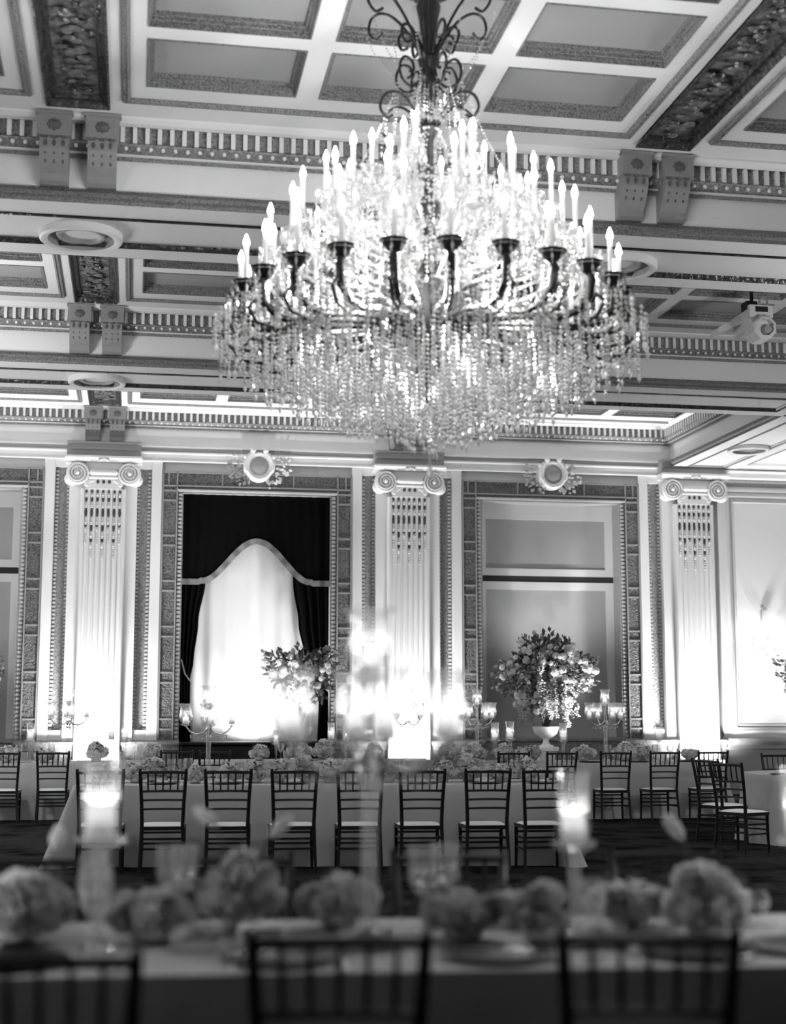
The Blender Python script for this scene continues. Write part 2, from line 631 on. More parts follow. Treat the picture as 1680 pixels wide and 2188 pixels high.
for bi, (y0, y1) in enumerate(BEAMS):
    t = trim(['plain beam crossing overhead at the near end', 'white cross beam with bracketed dentil cornice just behind the chandelier', 'white cross beam farther back, below the first one in view'][bi])
    MB().box(XL, 10.4, y0, y1, ZS + .03, ZC).build('frieze', M['plaster'], t, False)
    sf = MB()
    sf.ring(XL, 9.6, y0 - .05, y1 + .05, ZS, [(0, .03), (0, 0), (.33, 0), (.33, .05)])
    sf.build('soffit_border', M['plaster'], t, False)
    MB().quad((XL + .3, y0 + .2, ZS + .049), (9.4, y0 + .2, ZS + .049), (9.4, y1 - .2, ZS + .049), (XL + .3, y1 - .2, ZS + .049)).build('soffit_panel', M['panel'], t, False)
    MB().ring(XL + .28, 9.32, y0 + .28, y1 - .28, ZS, [(0, -.01), (.02, -.02), (.04, .0), (.06, .048)]).build('soffit_moulding', M['darkmould'], t)
    entablature(t, y0, -1, XL, 9.7, LX)
    if bi > 0:
        entablature(t, y1, 1, XL, 9.7, [], dent=False)
    for lx in LX[:3]:
        md = MB().lathe([(.385, .05), (.385, -.03), (.37, -.045), (.34, -.045), (.31, -.03)], 32, Matrix.Translation((lx, (y0 + y1) / 2 + .18, ZS)))
        r = md.build('soffit_medallion', M['plaster'], t)
        MB().lathe([(.31, -.03), (.30, .02), (.24, .03), (.22, -.005), (.19, .0), (.17, .03), (.001, .035)], 28, Matrix.Translation((lx, (y0 + y1) / 2 + .18, ZS))).build('medallion_dish', M['niche'], r)

# beam over the right-hand colonnade
t = trim('white beam running towards the camera above the right pilaster')
MB().box(9.6, 10.75, YN, YF, ZS + .03, ZC).build('frieze', M['plaster'], t, False)
MB().ring(9.55, 10.8, YN, YF, ZS, [(0, .03), (0, 0), (.30, 0), (.30, .05)]).build('soffit_border', M['plaster'], t, False)
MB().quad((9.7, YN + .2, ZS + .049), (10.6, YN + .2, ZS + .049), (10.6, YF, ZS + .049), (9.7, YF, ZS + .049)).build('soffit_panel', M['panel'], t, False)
MB().ring(9.8, 10.55, YN, YF, ZS, [(0, -.01), (.02, -.02), (.04, .0), (.06, .048)]).build('soffit_moulding', M['mould'], t)
entablature(t, 9.6, -1, YN, YF, [], along='y', arch=[(.0, 6.03), (.03, 6.02), (.05, 5.99), (.09, 5.97), (.10, 5.93), (.06, 5.915), (.06, 5.88)])
for yy in (22.9, 13.6):
    r = MB().lathe([(.36, .05), (.36, -.03), (.34, -.045), (.31, -.045), (.28, -.03)], 32, Matrix.Translation((10.22, yy, ZS))).build('soffit_medallion', M['plaster'], t)
    MB().lathe([(.28, -.03), (.27, .02), (.2, .03), (.18, -.005), (.14, .03), (.001, .035)], 28, Matrix.Translation((10.22, yy, ZS))).build('medallion_dish', M['niche'], r)

# side aisle ceiling
c2 = MB().quad((10.75, YN, 5.98), (XR, YN, 5.98), (XR, YF + .6, 5.98), (10.75, YF + .6, 5.98)).build('trim_aisle_ceiling', M['plaster'], None, False)
tag(c2, 'low white ceiling of the side aisle on the right', 'ceiling', None, 'structure')
c2.name = 'ceiling_aisle'
t = trim('stepped white cornice on the aisle wall beside the right pilaster')
MB().exx([(YF - .35, 5.98), (YF - .33, 5.93), (YF - .22, 5.9), (YF - .2, 5.84), (YF - .1, 5.82), (YF - .09, 5.74), (YF - .05, 5.73), (YF, 5.70)], 10.4, XR).build('cornice_steps', M['plaster'], t, False)
for z, o, w, m in ((5.865, .215, .025, 'mould'), (5.62, .03, .06, 'mould'), (5.50, .04, .035, 'plaster')):
    MB().box(10.4, XR, YF - o, YF, z - w / 2, z + w / 2).build('cornice_fillet', M[m], t, False)
for x in (10.95,):
    MB().exy([(x - .05, 5.98), (x - .04, 5.95), (x + .05, 5.94), (x + .10, 5.96), (x + .10, 5.98)], YN, YF).build('ceiling_rib', M['mould'], t, False)

# far wall -----------------------------------------------------------
OH, OT, OB = 1.285, 5.21, .0                                        # half opening, top, bottom
wf = MB()
edges = [XL]
for cx in CX:
    edges += [cx - OH, cx + OH]
edges.append(XR)
for i in range(0, len(edges), 2):
    wf.box(edges[i], edges[i + 1], YF + .12, YF + .6, 0, 7.2)
for cx in CX:
    wf.box(cx - OH, cx + OH, YF + .12, YF + .6, OT, 7.2)
wall_far = struct('wall_far', wf, M['gloss'], 'ornate far wall of the ballroom', smooth=False)
MB().box(10.5, XR, YF, YF + .13, 0, 7).build('aisle_wall_face', M['gloss'], wall_far, False)

t = trim('bright cornice and frieze along the top of the far wall')
MB().box(XL, 10.4, YF, YF + .13, 5.74, ZC).build('frieze', M['plaster'], t, False)
FARCH = [(.0, 6.02), (.05, 6.015), (.08, 5.99), (.08, 5.975)]
FAR2 = [(.08, 5.98), (.055, 5.965), (.055, 5.90)]
FAR3 = [(.055, 5.90), (.07, 5.895), (.07, 5.87), (.03, 5.86), (.03, 5.755), (.05, 5.75), (.05, 5.735), (.0, 5.73)]
entablature(t, YF, -1, XL, 9.6, LX[:3], arch=None)
for x0, x1, dy, mset in [(XL, 9.55, 0, ('plaster', 'niche', 'plaster'))]:
    for pr, m, nm in ((FARCH, mset[0], 'architrave_lip'), (FAR2, mset[1], 'architrave_fascia'), (FAR3, mset[2], 'architrave_lower')):
        MB().exx([(YF - o - dy, z) for o, z in pr], x0, x1).build(nm, M[m], t, False)
for lx in LX[1:]:                                       # the architrave steps forward over each pilaster
    for pr, m, nm in ((FARCH, 'niche', 'ressaut_lip'), (FAR2, 'niche', 'ressaut_fascia'), (FAR3, 'niche', 'ressaut_lower')):
        MB().exx([(YF, pr[0][1])] + [(YF - o - .2, z) for o, z in pr] + [(YF, pr[-1][1])], lx - .62, lx + .62).build(nm, M[m], t, False)

# openings, frames and recessed strips for three bays
WHERE = ['left edge', 'curtained window', 'grey niche']


def bead_row(mb, x, z0, z1, y, w=.05, pitch=.075):
    z = z0
    while z < z1:
        mb.box(x - w / 2, x + w / 2, y - .03, y, z, z + pitch * .55)
        z += pitch


for bi, cx in enumerate(CX):
    t = trim(['carved frame around the niche at the left edge', 'carved frame around the curtained window', 'carved frame around the grey niche with rails'][bi])
    # carved frame
    fr = MB()
    a, b = OH + .10, OH + .355
    fr.box(cx - b, cx - a, YF + .0, YF + .13, .95, OT + .36)
    fr.box(cx + a, cx + b, YF + .0, YF + .13, .95, OT + .36)
    fr.box(cx - a, cx + a, YF + .0, YF + .13, OT + .1, OT + .36)
    fr.build('carved_frame', M['gilt'], t, False)
    ed = MB()
    for s in (-1, 1):
        for q in (a, b - .015):
            ed.box(*sorted((cx + s * q, cx + s * (q + .022))), YF - .03, YF + .02, .95, OT + .36)
        z = 1.15
        k = 0
        while z < OT - .1:                                # the little blocks between long panels
            for dz in (0, .17):
                ed.box(*sorted((cx + s * (a + .03), cx + s * (b - .02))), YF - .02, YF + .02, z + dz, z + dz + .028)
            z += .78
    for q in (OT + .11, OT + .345):
        ed.box(cx - b, cx + b, YF - .03, YF + .02, q - .011, q + .011)
    for q in (-b + .1, -.62, .62, b - .1):
        ed.box(cx + q - .012, cx + q + .012, YF - .02, YF + .02, OT + .13, OT + .33)
    ed.build('frame_fillets', M['fillet'], t, False)
    bd = MB()
    for s in (-1, 1):
        bead_row(bd, cx + s * (OH + .05), .95, OT + .05, YF + .04, .06, .07)
    bd.box(cx - a, cx + a, YF - .03, YF + .1, OT + .02, OT + .05)
    bd.build('frame_beading', M['beadm'], t, False)
    bk = MB()
    for s in (-1, 1):
        bk.box(*sorted((cx + s * OH, cx + s * a)), YF + .04, YF + .13, .95, OT + .1)
    bk.box(cx - OH, cx + OH, YF + .04, YF + .13, OT, OT + .1)
    bk.build('frame_ground', M['mould'], t, False)
    # white strips and recessed ornamental strips up to the pilasters
    ws, rs, rb, ps = MB(), MB(), MB(), MB()
    for s in (-1, 1):
        ws.rbox(*sorted((cx + s * (b + .01), cx + s * (b + .19))), YF - .015, YF + .13, .95, 5.74, .012)
        rs.box(*sorted((cx + s * (b + .19), cx + s * (b + .44))), YF + .09, YF + .13, 1.15, 5.60)
        ps.box(*sorted((cx + s * (b + .19), cx + s * (b + .44))), YF - .0, YF + .13, .9, 1.15)
        ps.box(*sorted((cx + s * (b + .19), cx + s * (b + .44))), YF - .0, YF + .13, 5.60, 5.75)
        ps.box(*sorted((cx + s * (b + .43), cx + s * 2.40)), YF - .06, YF + .13, .9, 5.74)
        bead_row(rb, cx + s * (b + .225), 1.15, 5.55, YF + .09, .05, .066)
        bead_row(rb, cx + s * (b + .405), 1.15, 5.55, YF + .09, .04, .066)
    ws.build('white_strip', M['gloss'], t, True)
    rs.build('recessed_strip', M['cornice'], t, False)
    rb.build('strip_beading', M['beadm'], t, False)
    ps.build('pilaster_side', M['gloss'], t, False)
    if bi != 1:
        # niche of grey panels with pale rails
        ni = trim(['grey panelled niche at the left edge', '', 'grey panelled niche behind the tall urn of flowers'][bi])
        d = YF + .42
        MB().box(cx - OH, cx + OH, d, d + .1, 0, OT).build('back_panel', M['niche'], ni, False)
        rl = MB()
        for z0, z1 in ((4.93, 5.21), (3.90, 4.03), (3.65, 3.79)):
            rl.box(cx - OH + .16, cx + OH - .16, d - .03, d, z0, z1)
        for s in (-1, 1):
            rl.box(*sorted((cx + s * OH, cx + s * (OH - .16))), d - .03, d, 3.90, 5.21)
            rl.box(*sorted((cx + s * OH, cx + s * (OH - .16))), d - .03, d, 1.0, 3.79)
        rl.build('niche_rail', M['nichew'], ni, False)
        MB().box(cx - OH, cx + OH, d - .02, d, 3.79, 3.90).build('rail_gap_shade', M['gapshade'], ni, False)  # shadow between the two panels, put in as a dark strip
        ri = MB()
        for s in (-1, 1):
            ri.box(*sorted((cx + s * (OH - .012), cx + s * (OH + .06))), YF + .03, d + .1, 0, OT)
        ri.box(cx - OH, cx + OH, YF + .03, d + .1, OT - .012, OT + .06)
        ri.build('niche_reveal', M['niche'], ni, False)
        MB().exx([(YF - .05, 0), (YF - .05, .93), (YF - .09, .95), (YF - .09, .99), (YF - .03, 1.01), (d, 1.01)], cx - OH, cx + OH).build('niche_sill', M['mould'], ni, False)

# crests above the openings
for bi in (1, 2):
    cx = CX[bi]
    t = trim(['pale shield crest with leaves above the curtained window', 'pale shield crest with leaves above the grey niche'][bi - 1])
    cz = 5.68
    sh = []
    for k in range(40):
        u = k / 40 * 2 * pi
        r = .27 + .03 * (abs(sin(u)) < .35) + .03 * (1 if .35 < sin(u) < .9 else 0) - .02 * (sin(u) > .93)
        sh.append((cx + cos(u) * r * .92, cz + sin(u) * r))
    mb = MB()
    n = 40
    vs = [(x, YF - .16, z) for x, z in sh] + [(cx + (x - cx) * .86, YF - .20, cz + (z - cz) * .86) for x, z in sh] + [(x, YF - .0, z) for x, z in sh]
    vs += [(cx + .165 * cos(k / 40 * 2 * pi), YF - .17, cz + .165 * sin(k / 40 * 2 * pi)) for k in range(40)]
    fs = []
    for k in range(n):
        j = (k + 1) % n
        fs += [(k, j, n + j, n + k), (2 * n + k, 2 * n + j, j, k), (n + k, n + j, 3 * n + j, 3 * n + k)]
    mb.add(vs, fs)
    for s in (-1, 1):
        mb.ball((cx + s * .11, YF - .17, cz + .27), .055, 10, 6)
        mb.ball((cx + s * .245, YF - .17, cz + .16), .04, 10, 6)
    mb.build('shield', M['gloss'], t)
    MB().lathe([(.165, 0), (.12, .025), (.06, .038), (.001, .042)], 28, Matrix.Translation((cx, YF - .165, cz)) @ Matrix.Rotation(pi / 2, 4, 'X')).build('shield_boss', M['niche'], t)
    lf = MB()
    for s in (-1, 1):
        for k in range(46):
            r = RND.uniform(.28, .52)
            an = RND.uniform(-1.25, .55)
            x, z = cx + s * cos(an) * r, cz + sin(an) * r * .72
            L = RND.uniform(.05, .1)
            d = Vector((s * cos(an + RND.uniform(-.6, .6)), -.35 * RND.random(), sin(an + RND.uniform(-.6, .6)) - .25)).normalized() * L
            p = Vector((x, YF - .08 - RND.random() * .07, z))
            w = Vector((-d.z, 0, d.x)) * .32
            lf.quad(p, p + d * .5 + w + Vector((0, -.02, 0)), p + d, p + d * .5 - w + Vector((0, .02, 0)))
    lf.build('crest_leaves', M['beadm'], t)

# pilasters
PNAME = ['left', 'middle', 'right']
for pi_, lx in enumerate(LX[1:]):
    t = trim('%s fluted pilaster with scrolled capital, lit from below' % PNAME[pi_])
    hw, yb = .375, YF - .06
    yfz = YF - .19
    prof = [(lx - hw, yb), (lx - hw, yfz + .02), (lx - hw + .02, yfz)]
    nfl = 7
    pitch = (2 * hw - .10) / nfl
    fc = []
    for k in range(nfl):
        c = lx - hw + .05 + pitch * (k + .5)
        fc.append(c)
        r = pitch * .36
        prof.append((c - r, yfz))
        for q in range(1, 6):
            an = pi * q / 6
            prof.append((c - r * cos(an), yfz + r * .75 * sin(an)))
        prof.append((c + r, yfz))
    prof += [(lx + hw - .02, yfz), (lx + hw, yfz + .02), (lx + hw, yb)]
    mb = MB()
    n = len(prof)
    mb.add([(x, y, .62) for x, y in prof] + [(x, y, 5.2) for x, y in prof], [(i, i + 1, n + i + 1, n + i) for i in range(n - 1)])
    mb.build('shaft', M['gloss'], t)
    hk, rg = MB(), MB()
    for k, c in enumerate(fc):                            # husks hang in the upper flutes
        lens_ = [(5.16, .05), (5.03, .10), (4.80, .16)] + ([(4.54, .13), (4.33, .08)] if k % 2 else [(4.58, .06)])
        for z, L in lens_:
            hk.ball((c, yfz + .012, z), .02, 6, 6, (1, .7, L / .04))
            rg.ball((c, yfz + .004, z - L - .02), .026, 6, 4, (1, .8, .4))
            rg.ball((c, yfz + .004, z - L - .045), .022, 6, 4, (1, .8, .4))
        zz = 4.2 if k % 2 else 4.45
        for q in range(5):
            rg.ball((c, yfz + .01, zz - q * .045), .018, 6, 4, (1, .7, .7))
    hk.build('flute_husks', M['husk'], t)
    rg.build('flute_beads', M['gloss'], t)
    MB().exx([(yb, .0), (yfz - .09, .0), (yfz - .09, .48), (yfz - .07, .52), (yfz - .03, .55), (yfz - .04, .60), (yfz, .62), (yb, .62)], lx - hw - .06, lx + hw + .06).build('pilaster_base', M['gloss'], t, False)
    cp = MB()
    cz = 5.46
    cp.exx([(YF, 5.75), (yfz - .16, 5.75), (yfz - .16, 5.715), (yfz - .12, 5.69), (yfz - .1, 5.655), (YF, 5.655)], lx - .64, lx + .64)
    cp.exx([(yfz, 5.65), (yfz - .02, 5.64), (yfz - .03, 5.56), (yfz, 5.54)], lx - .34, lx + .34)
    cp.tube([(lx - .24, yfz - .06, 5.475), (lx - .21, yfz - .09, 5.475), (lx + .21, yfz - .09, 5.475), (lx + .24, yfz - .06, 5.475)], [.02, .05, .05, .02], 10)
    cp.tube([(lx - .24, yfz - .05, 5.39), (lx + .24, yfz - .05, 5.39)], .022, 8)
    cp.box(lx - .3, lx + .3, yfz - .03, yfz + .05, 5.2, 5.65)
    for s in (-1, 1):
        vx = lx + s * .43
        cp.lathe([(.19, -.08), (.195, .0), (.185, .035), (.165, .04)], 24, Matrix.Translation((vx, yfz - .06, cz)) @ Matrix.Rotation(pi / 2, 4, 'X'))
        cp.lathe([(.17, .02), (.001, .012)], 24, Matrix.Translation((vx, yfz - .06, cz)) @ Matrix.Rotation(pi / 2, 4, 'X'))
        sp = []
        for q in range(54):
            an = q * .36
            r = .175 * (1 - q / 60)
            sp.append((vx - s * cos(an) * r, yfz - .10, cz + sin(an) * r))
        cp.tube(sp, [.017 * (1 - q / 90) for q in range(54)], 6)
        cp.ball((vx, yfz - .11, cz), .035, 10, 6)
        cp.ball((vx + s * .10, yfz - .0, cz - .10), .13, 10, 6, (1, .6, .9))    # the plain bolster behind the scroll
        for q in range(10):
            an = q / 10 * 1.6 + .3
            cp.ball((lx + s * (.16 + .12 * sin(an)), yfz - .03, 5.34 - .09 * (q / 10)), .03, 6, 4, (1.6, .6, .8))
    for q in range(5):
        cp.ball((lx + (q - 2) * .035, yfz - .14, 5.70 - abs(q - 2) * .012), .028, 6, 4)
    cp.build('capital', M['gloss'], t)
    eg = MB()
    for q in range(3):
        eg.ball((lx + (q - 1) * .095, yfz - .035, 5.32), .035, 8, 6, (.8, .5, 1))
    eg.build('capital_eggs', M['husk'], t)

# dado along the far wall
t = trim('grey dado rail along the foot of the far wall')
for i in range(0, len(edges), 2):
    MB().exx([(YF - .06, 0), (YF - .06, .80), (YF - .10, .82), (YF - .10, .87), (YF - .14, .92), (YF - .14, .96), (YF, .99)], edges[i], edges[i + 1] if i < 6 else 10.5).build('dado', M['cornice'], t, False)
MB().exx([(YF - .02, 0), (YF - .02, .78), (YF - .06, .8), (YF - .05, .86), (YF - .1, .93), (YF - .1, .98), (YF - .0, 1.0)], 10.5, XR).build('aisle_dado', M['niche'], t, False)
t = trim('moulded wall panel frame beside the right pilaster')
for x0, x1 in ((10.66, 13.2), (13.6, 14.8)):
    MB().ringw(x0, x1, 1.10, 5.42, YF, [(0, 0), (.0, .03), (.02, .045), (.05, .03), (.08, .03), (.09, .01), (.13, .02), (.14, .0)]).build('panel_frame', M['nichew'], t, False)
    MB().ringw(x0 + .055, x1 - .055, 1.155, 5.365, YF, [(0, .03), (.006, .036), (.03, .036), (.034, .02)]).build('panel_bead', M['niche'], t, False)

# window with sheer and velvet ---------------------------------------
wx = CX[1]
win = empty('window_1')
tag(win, 'tall window behind the white sheer curtain', 'window', None, 'structure')
fr = MB()
for x in (wx - OH, wx - .03, wx + OH - .06):
    fr.box(x, x + .06, YF + .5, YF + .56, 1.0, OT)
for z in (1.0, 2.3, 3.72, 3.85, OT - .06):
    fr.box(wx - OH, wx + OH, YF + .5, YF + .56, z, z + .05)
fr.build('window_frame', M['gloss'], win, False)
MB().quad((wx - OH, YF + .53, 1), (wx + OH, YF + .53, 1), (wx + OH, YF + .53, OT), (wx - OH, YF + .53, OT)).build('pane', M['blackwood'], win, False)
MB().box(wx - OH, wx + OH, YF + .12, YF + .6, 0, .93).build('window_sill', M['blackwood'], win, False)


def cloth(outline_l, outline_r, z0, z1, y, folds, amp, nz=40, nx=140, ph=0.0, yfun=None):
    """hanging cloth whose two side edges follow functions of z"""
    vs, fs = [], []
    for j in range(nz + 1):
        z = z0 + (z1 - z0) * j / nz
        l, r = outline_l(z), outline_r(z)
        for i in range(nx + 1):
            u = i / nx
            f = sin(u * folds * 2 * pi + ph) + .4 * sin(u * folds * 5.1 + 1.3 + ph)
            vs.append((l + (r - l) * u, y + amp * f * (1.15 - .3 * j / nz), z))
    for j in range(nz):
        for i in range(nx):
            a = j * (nx + 1) + i
            fs.append((a, a + 1, a + nx + 2, a + nx + 1))
    return MB().add(vs, fs)


sheer = cloth(lambda z: wx - 1.24, lambda z: wx + 1.24, .95, 4.9, YF + .36, 9, .012, nx=260).build('sheer_curtain', M['sheer'])
tag(sheer, 'white sheer curtain glowing in the far window', 'curtain')


def hemz(u):
    """height of the valance hem over u = -1..1: an arch between two flat shoulders"""
    q = min(1, max(0, (abs(u) - .0) / .72))
    return 3.70 + .70 * (0.5 + .5 * cos(pi * q)) ** .9 - .02 * (abs(u) > .75)


val = empty('valance', (wx, YF + .17, OT))
tag(val, 'black valance with arched grey hem over the window', 'valance')
vv, ff = [], []
for i in range(97):
    u = -1 + 2 * i / 96
    f = .012 * sin(i * .9)
    vv += [(u * OH, f, 0), (u * OH, f, hemz(u) - OT + .05)]
for i in range(96):
    ff.append((2 * i, 2 * i + 1, 2 * i + 3, 2 * i + 2))
MB().add(vv, ff).build('valance_cloth', M['drape'], val)
vv, ff = [], []
for i in range(97):
    u = -1 + 2 * i / 96
    f = .012 * sin(i * .9) - .012
    sl = (hemz(min(1, u + .02)) - hemz(max(-1, u - .02))) / (.04 * OH)
    nn = Vector((-sl, 1)).normalized()
    c = Vector((u * OH, hemz(u) - OT))
    p, q = c + nn * .05, c - nn * .05
    vv += [(p.x, f, p.y), (p.x, f - .012, p.y), (q.x, f - .012, q.y), (q.x, f, q.y)]
for i in range(96):
    for k in range(3):
        ff.append((4 * i + k, 4 * i + k + 1, 4 * i + k + 5, 4 * i + k + 4))
MB().add(vv, ff).build('hem_band', M['hem'], val)


def interp(pts):
    def f(z):
        for (z0, x0), (z1, x1) in zip(pts, pts[1:]):
            if z0 <= z <= z1:
                t_ = (z - z0) / (z1 - z0)
                t_ = t_ * t_ * (3 - 2 * t_)
                return x0 + (x1 - x0) * t_
        return pts[-1][1] if z > pts[-1][0] else pts[0][1]
    return f


dl = interp([(.93, wx - 1.08), (1.7, wx - 1.10), (2.05, wx - 1.10), (2.3, wx - 1.05), (3.0, wx - .98), (3.7, wx - .87), (4.6, wx - .7)])
dr = interp([(.93, wx + 1.1), (1.7, wx + 1.12), (2.05, wx + 1.10), (2.4, wx + .86), (3.0, wx + .75), (3.7, wx + .65), (4.6, wx + .5)])
for side in (0, 1):
    d = empty('velvet_drape', (0, 0, 0))
    tag(d, ['black velvet drape tied back on the left of the sheer', 'black velvet drape tied back on the right of the sheer'][side], 'drape', 'velvet drapes at the window')
    if side == 0:
        cloth(lambda z: wx - OH + .0, dl, .93, 4.7, YF + .26, 4, .03, nx=60).build('drape_cloth', M['drape'], d)
        MB().tube([(wx - OH + .02, YF + .16, 2.35), (wx - 1.2, YF + .14, 2.1), (wx - 1.08, YF + .2, 1.95)], .012, 6).build('tieback_cord', M['hem'], d)
    else:
        cloth(dr, lambda z: wx + OH - .0, .93, 4.7, YF + .26, 4, .03, nx=60).build('drape_cloth', M['drape'], d)
        MB().tube([(wx + OH - .02, YF + .16, 2.35), (wx + 1.2, YF + .14, 2.1), (wx + 1.08, YF + .2, 1.95)], .012, 6).build('tieback_cord', M['hem'], d)

# black console below the sheer
con = empty('console_table', (wx - .55, YF - .42, 0))
tag(con, 'black console table standing below the sheer curtain', 'table')
MB().rbox(-.75, .78, -.22, .22, .90, .965, .02).build('top', M['blackwood'], con)
MB().rbox(-.70, .73, -.18, .18, .62, .90, .01).build('apron', M['blackwood'], con)
for x in (-.68, .70):
    for y in (-.16, .16):
        MB().lathe([(.02, 0), (.03, .05), (.022, .2), (.035, .5), (.028, .56), (.036, .62), (.036, .88)], 10, Matrix.Translation((x, y, 0)), cap=True).build('leg', M['blackwood'], con)

# wall sconce on the aisle wall
sc = empty('wall_sconce', (11.28, YF, 2.62))
tag(sc, 'crystal wall sconce glowing on the aisle wall', 'sconce')
mb = MB().lathe([(.001, -.05), (.09, -.04), (.11, 0)], 14, Matrix.Rotation(pi / 2, 4, 'X') @ Matrix.Translation((0, 0, 0)))
mb.box(-.009, .009, -.02, 0, -.1, .68)
for q in range(7):
    mb.ball((RND.uniform(-.07, .07), -.05, .66 + RND.uniform(-.06, .1)), .035, 6, 4)
mb.build('backplate', M['beadm'], sc)
for s in (-1, 0, 1):
    a = MB().tube([(s * .02, -.05, 0), (s * .10, -.12, -.06), (s * .2, -.17 - .06 * (s == 0), -.02), (s * .22, -.18 - .08 * (s == 0), .08)], .01, 6)
    a.lathe([(.01, 0), (.05, .02), (.06, .04)], 12, Matrix.Translation((s * .22, -.18 - .08 * (s == 0), .08)))
    arm = a.build('arm', M['beadm'], sc)
    MB().lathe([(.014, .1), (.014, .24)], 8, Matrix.Translation((s * .22, -.18 - .08 * (s == 0), 0)), cap=True).build('candle', M['sleeve'], arm)
    MB().lathe([(.008, .24), (.02, .27), (.014, .31), (.002, .35)], 8, Matrix.Translation((s * .22, -.18 - .08 * (s == 0), 0)), cap=True).build('bulb', M['sbulb'], arm)
    cr = MB()
    for q in range(12):
        cr.octa((s * .2 + RND.uniform(-.07, .07), -.17 + RND.uniform(-.05, .05), RND.uniform(-.16, .06)), .014, .03)
    cr.build('crystal_fringe', M['crystal'], arm, False)['kind'] = 'stuff'

# projector hung from the ceiling on the right
pj = empty('projector', (7.42, 16.4, 6.2))
tag(pj, 'white projector hanging from the ceiling, right of the chandelier', 'projector')
mb = MB().rbox(-.13, .13, -.25, .30, -.12, .16, .02)
mb.box(-.15, .15, -.27, -.2, .02, .17)
mb.build('casing', M['white'], pj)
MB().box(-.075, .085, -.275, -.268, .085, .15).build('vent_slot', M['black'], pj, False)
R90 = Matrix.Rotation(pi / 2, 4, 'X')
lh = MB().lathe([(.155, -.2), (.155, .08), (.13, .10), (.11, .10), (.10, .03), (.001, .02)], 8, Matrix.Translation((.02, -.24, -.12)) @ R90 @ Matrix.Rotation(pi / 8, 4, 'Z')).build('lens_hood', M['white'], pj, False)
MB().lathe([(.07, .04), (.05, .075), (.001, .085)], 14, Matrix.Translation((.06, -.24, -.14)) @ R90).build('lens', M['lens'], lh)
mt = MB().box(-.12, .02, -.12, .05, .16, .26)
mt.tube([(0, 0, .24), (0, 0, ZC + .1 - 6.2)], .025, 8)
mt.build('ceiling_mount', M['black'], pj)
rg = MB().tube([(.1 + .055 * cos(q * .4), -.12, .25 + .055 * sin(q * .4)) for q in range(17)], .014, 6)
rg.build('cable_loop', M['lens'], pj)
wg = MB()
wg.add([(-.12, .0, .12), (-.12, .3, .12), (-.38, .4, -.02), (-.38, .15, -.02), (-.12, .0, .0), (-.12, .3, .0), (-.38, .4, -.08), (-.38, .15, -.08)], [(0, 1, 2, 3), (4, 7, 6, 5), (0, 3, 7, 4), (1, 5, 6, 2), (3, 2, 6, 7), (0, 4, 5, 1)])
wg.build('mount_arm', M['white'], pj, False)

# ------------------------------------------------------------------ chandelier
CHX, CHY = 1.98, 9.70
ch = empty('chandelier', (CHX, CHY, 0))
tag(ch, 'huge tiered crystal chandelier with lit candle bulbs', 'chandelier')
st = MB().lathe([(.001, 3.55), (.03, 3.6), (.05, 3.8), (.16, 3.95), (.22, 4.03), (.2, 4.12), (.09, 4.2), (.07, 4.4), (.10, 4.5), (.05, 4.6), (.045, 4.9), (.09, 5.0), (.04, 5.1), (.035, 5.5), (.07, 5.58), (.03, 5.66), (.03, 6.0), (.07, 6.06), (.08, 6.1), (.035, 6.16), (.05, 6.3), (.09, 6.5), (.07, 6.56), (.16, 6.6), (.16, 6.64)], 14)
st.build('stem', M['iron'], ch)
cn = MB()
for k in range(10):                                     # leaf straps rising from the hub
    a = k / 10 * 2 * pi
    cn.tube([(cos(a) * r, sin(a) * r, z) for r, z in ((.1, 3.9), (.22, 4.0), (.32, 4.12), (.36, 4.26), (.32, 4.38), (.25, 4.36))], [.02, .035, .045, .04, .03, .015], 6)
cn.build('hub_straps', M['iron'], ch)

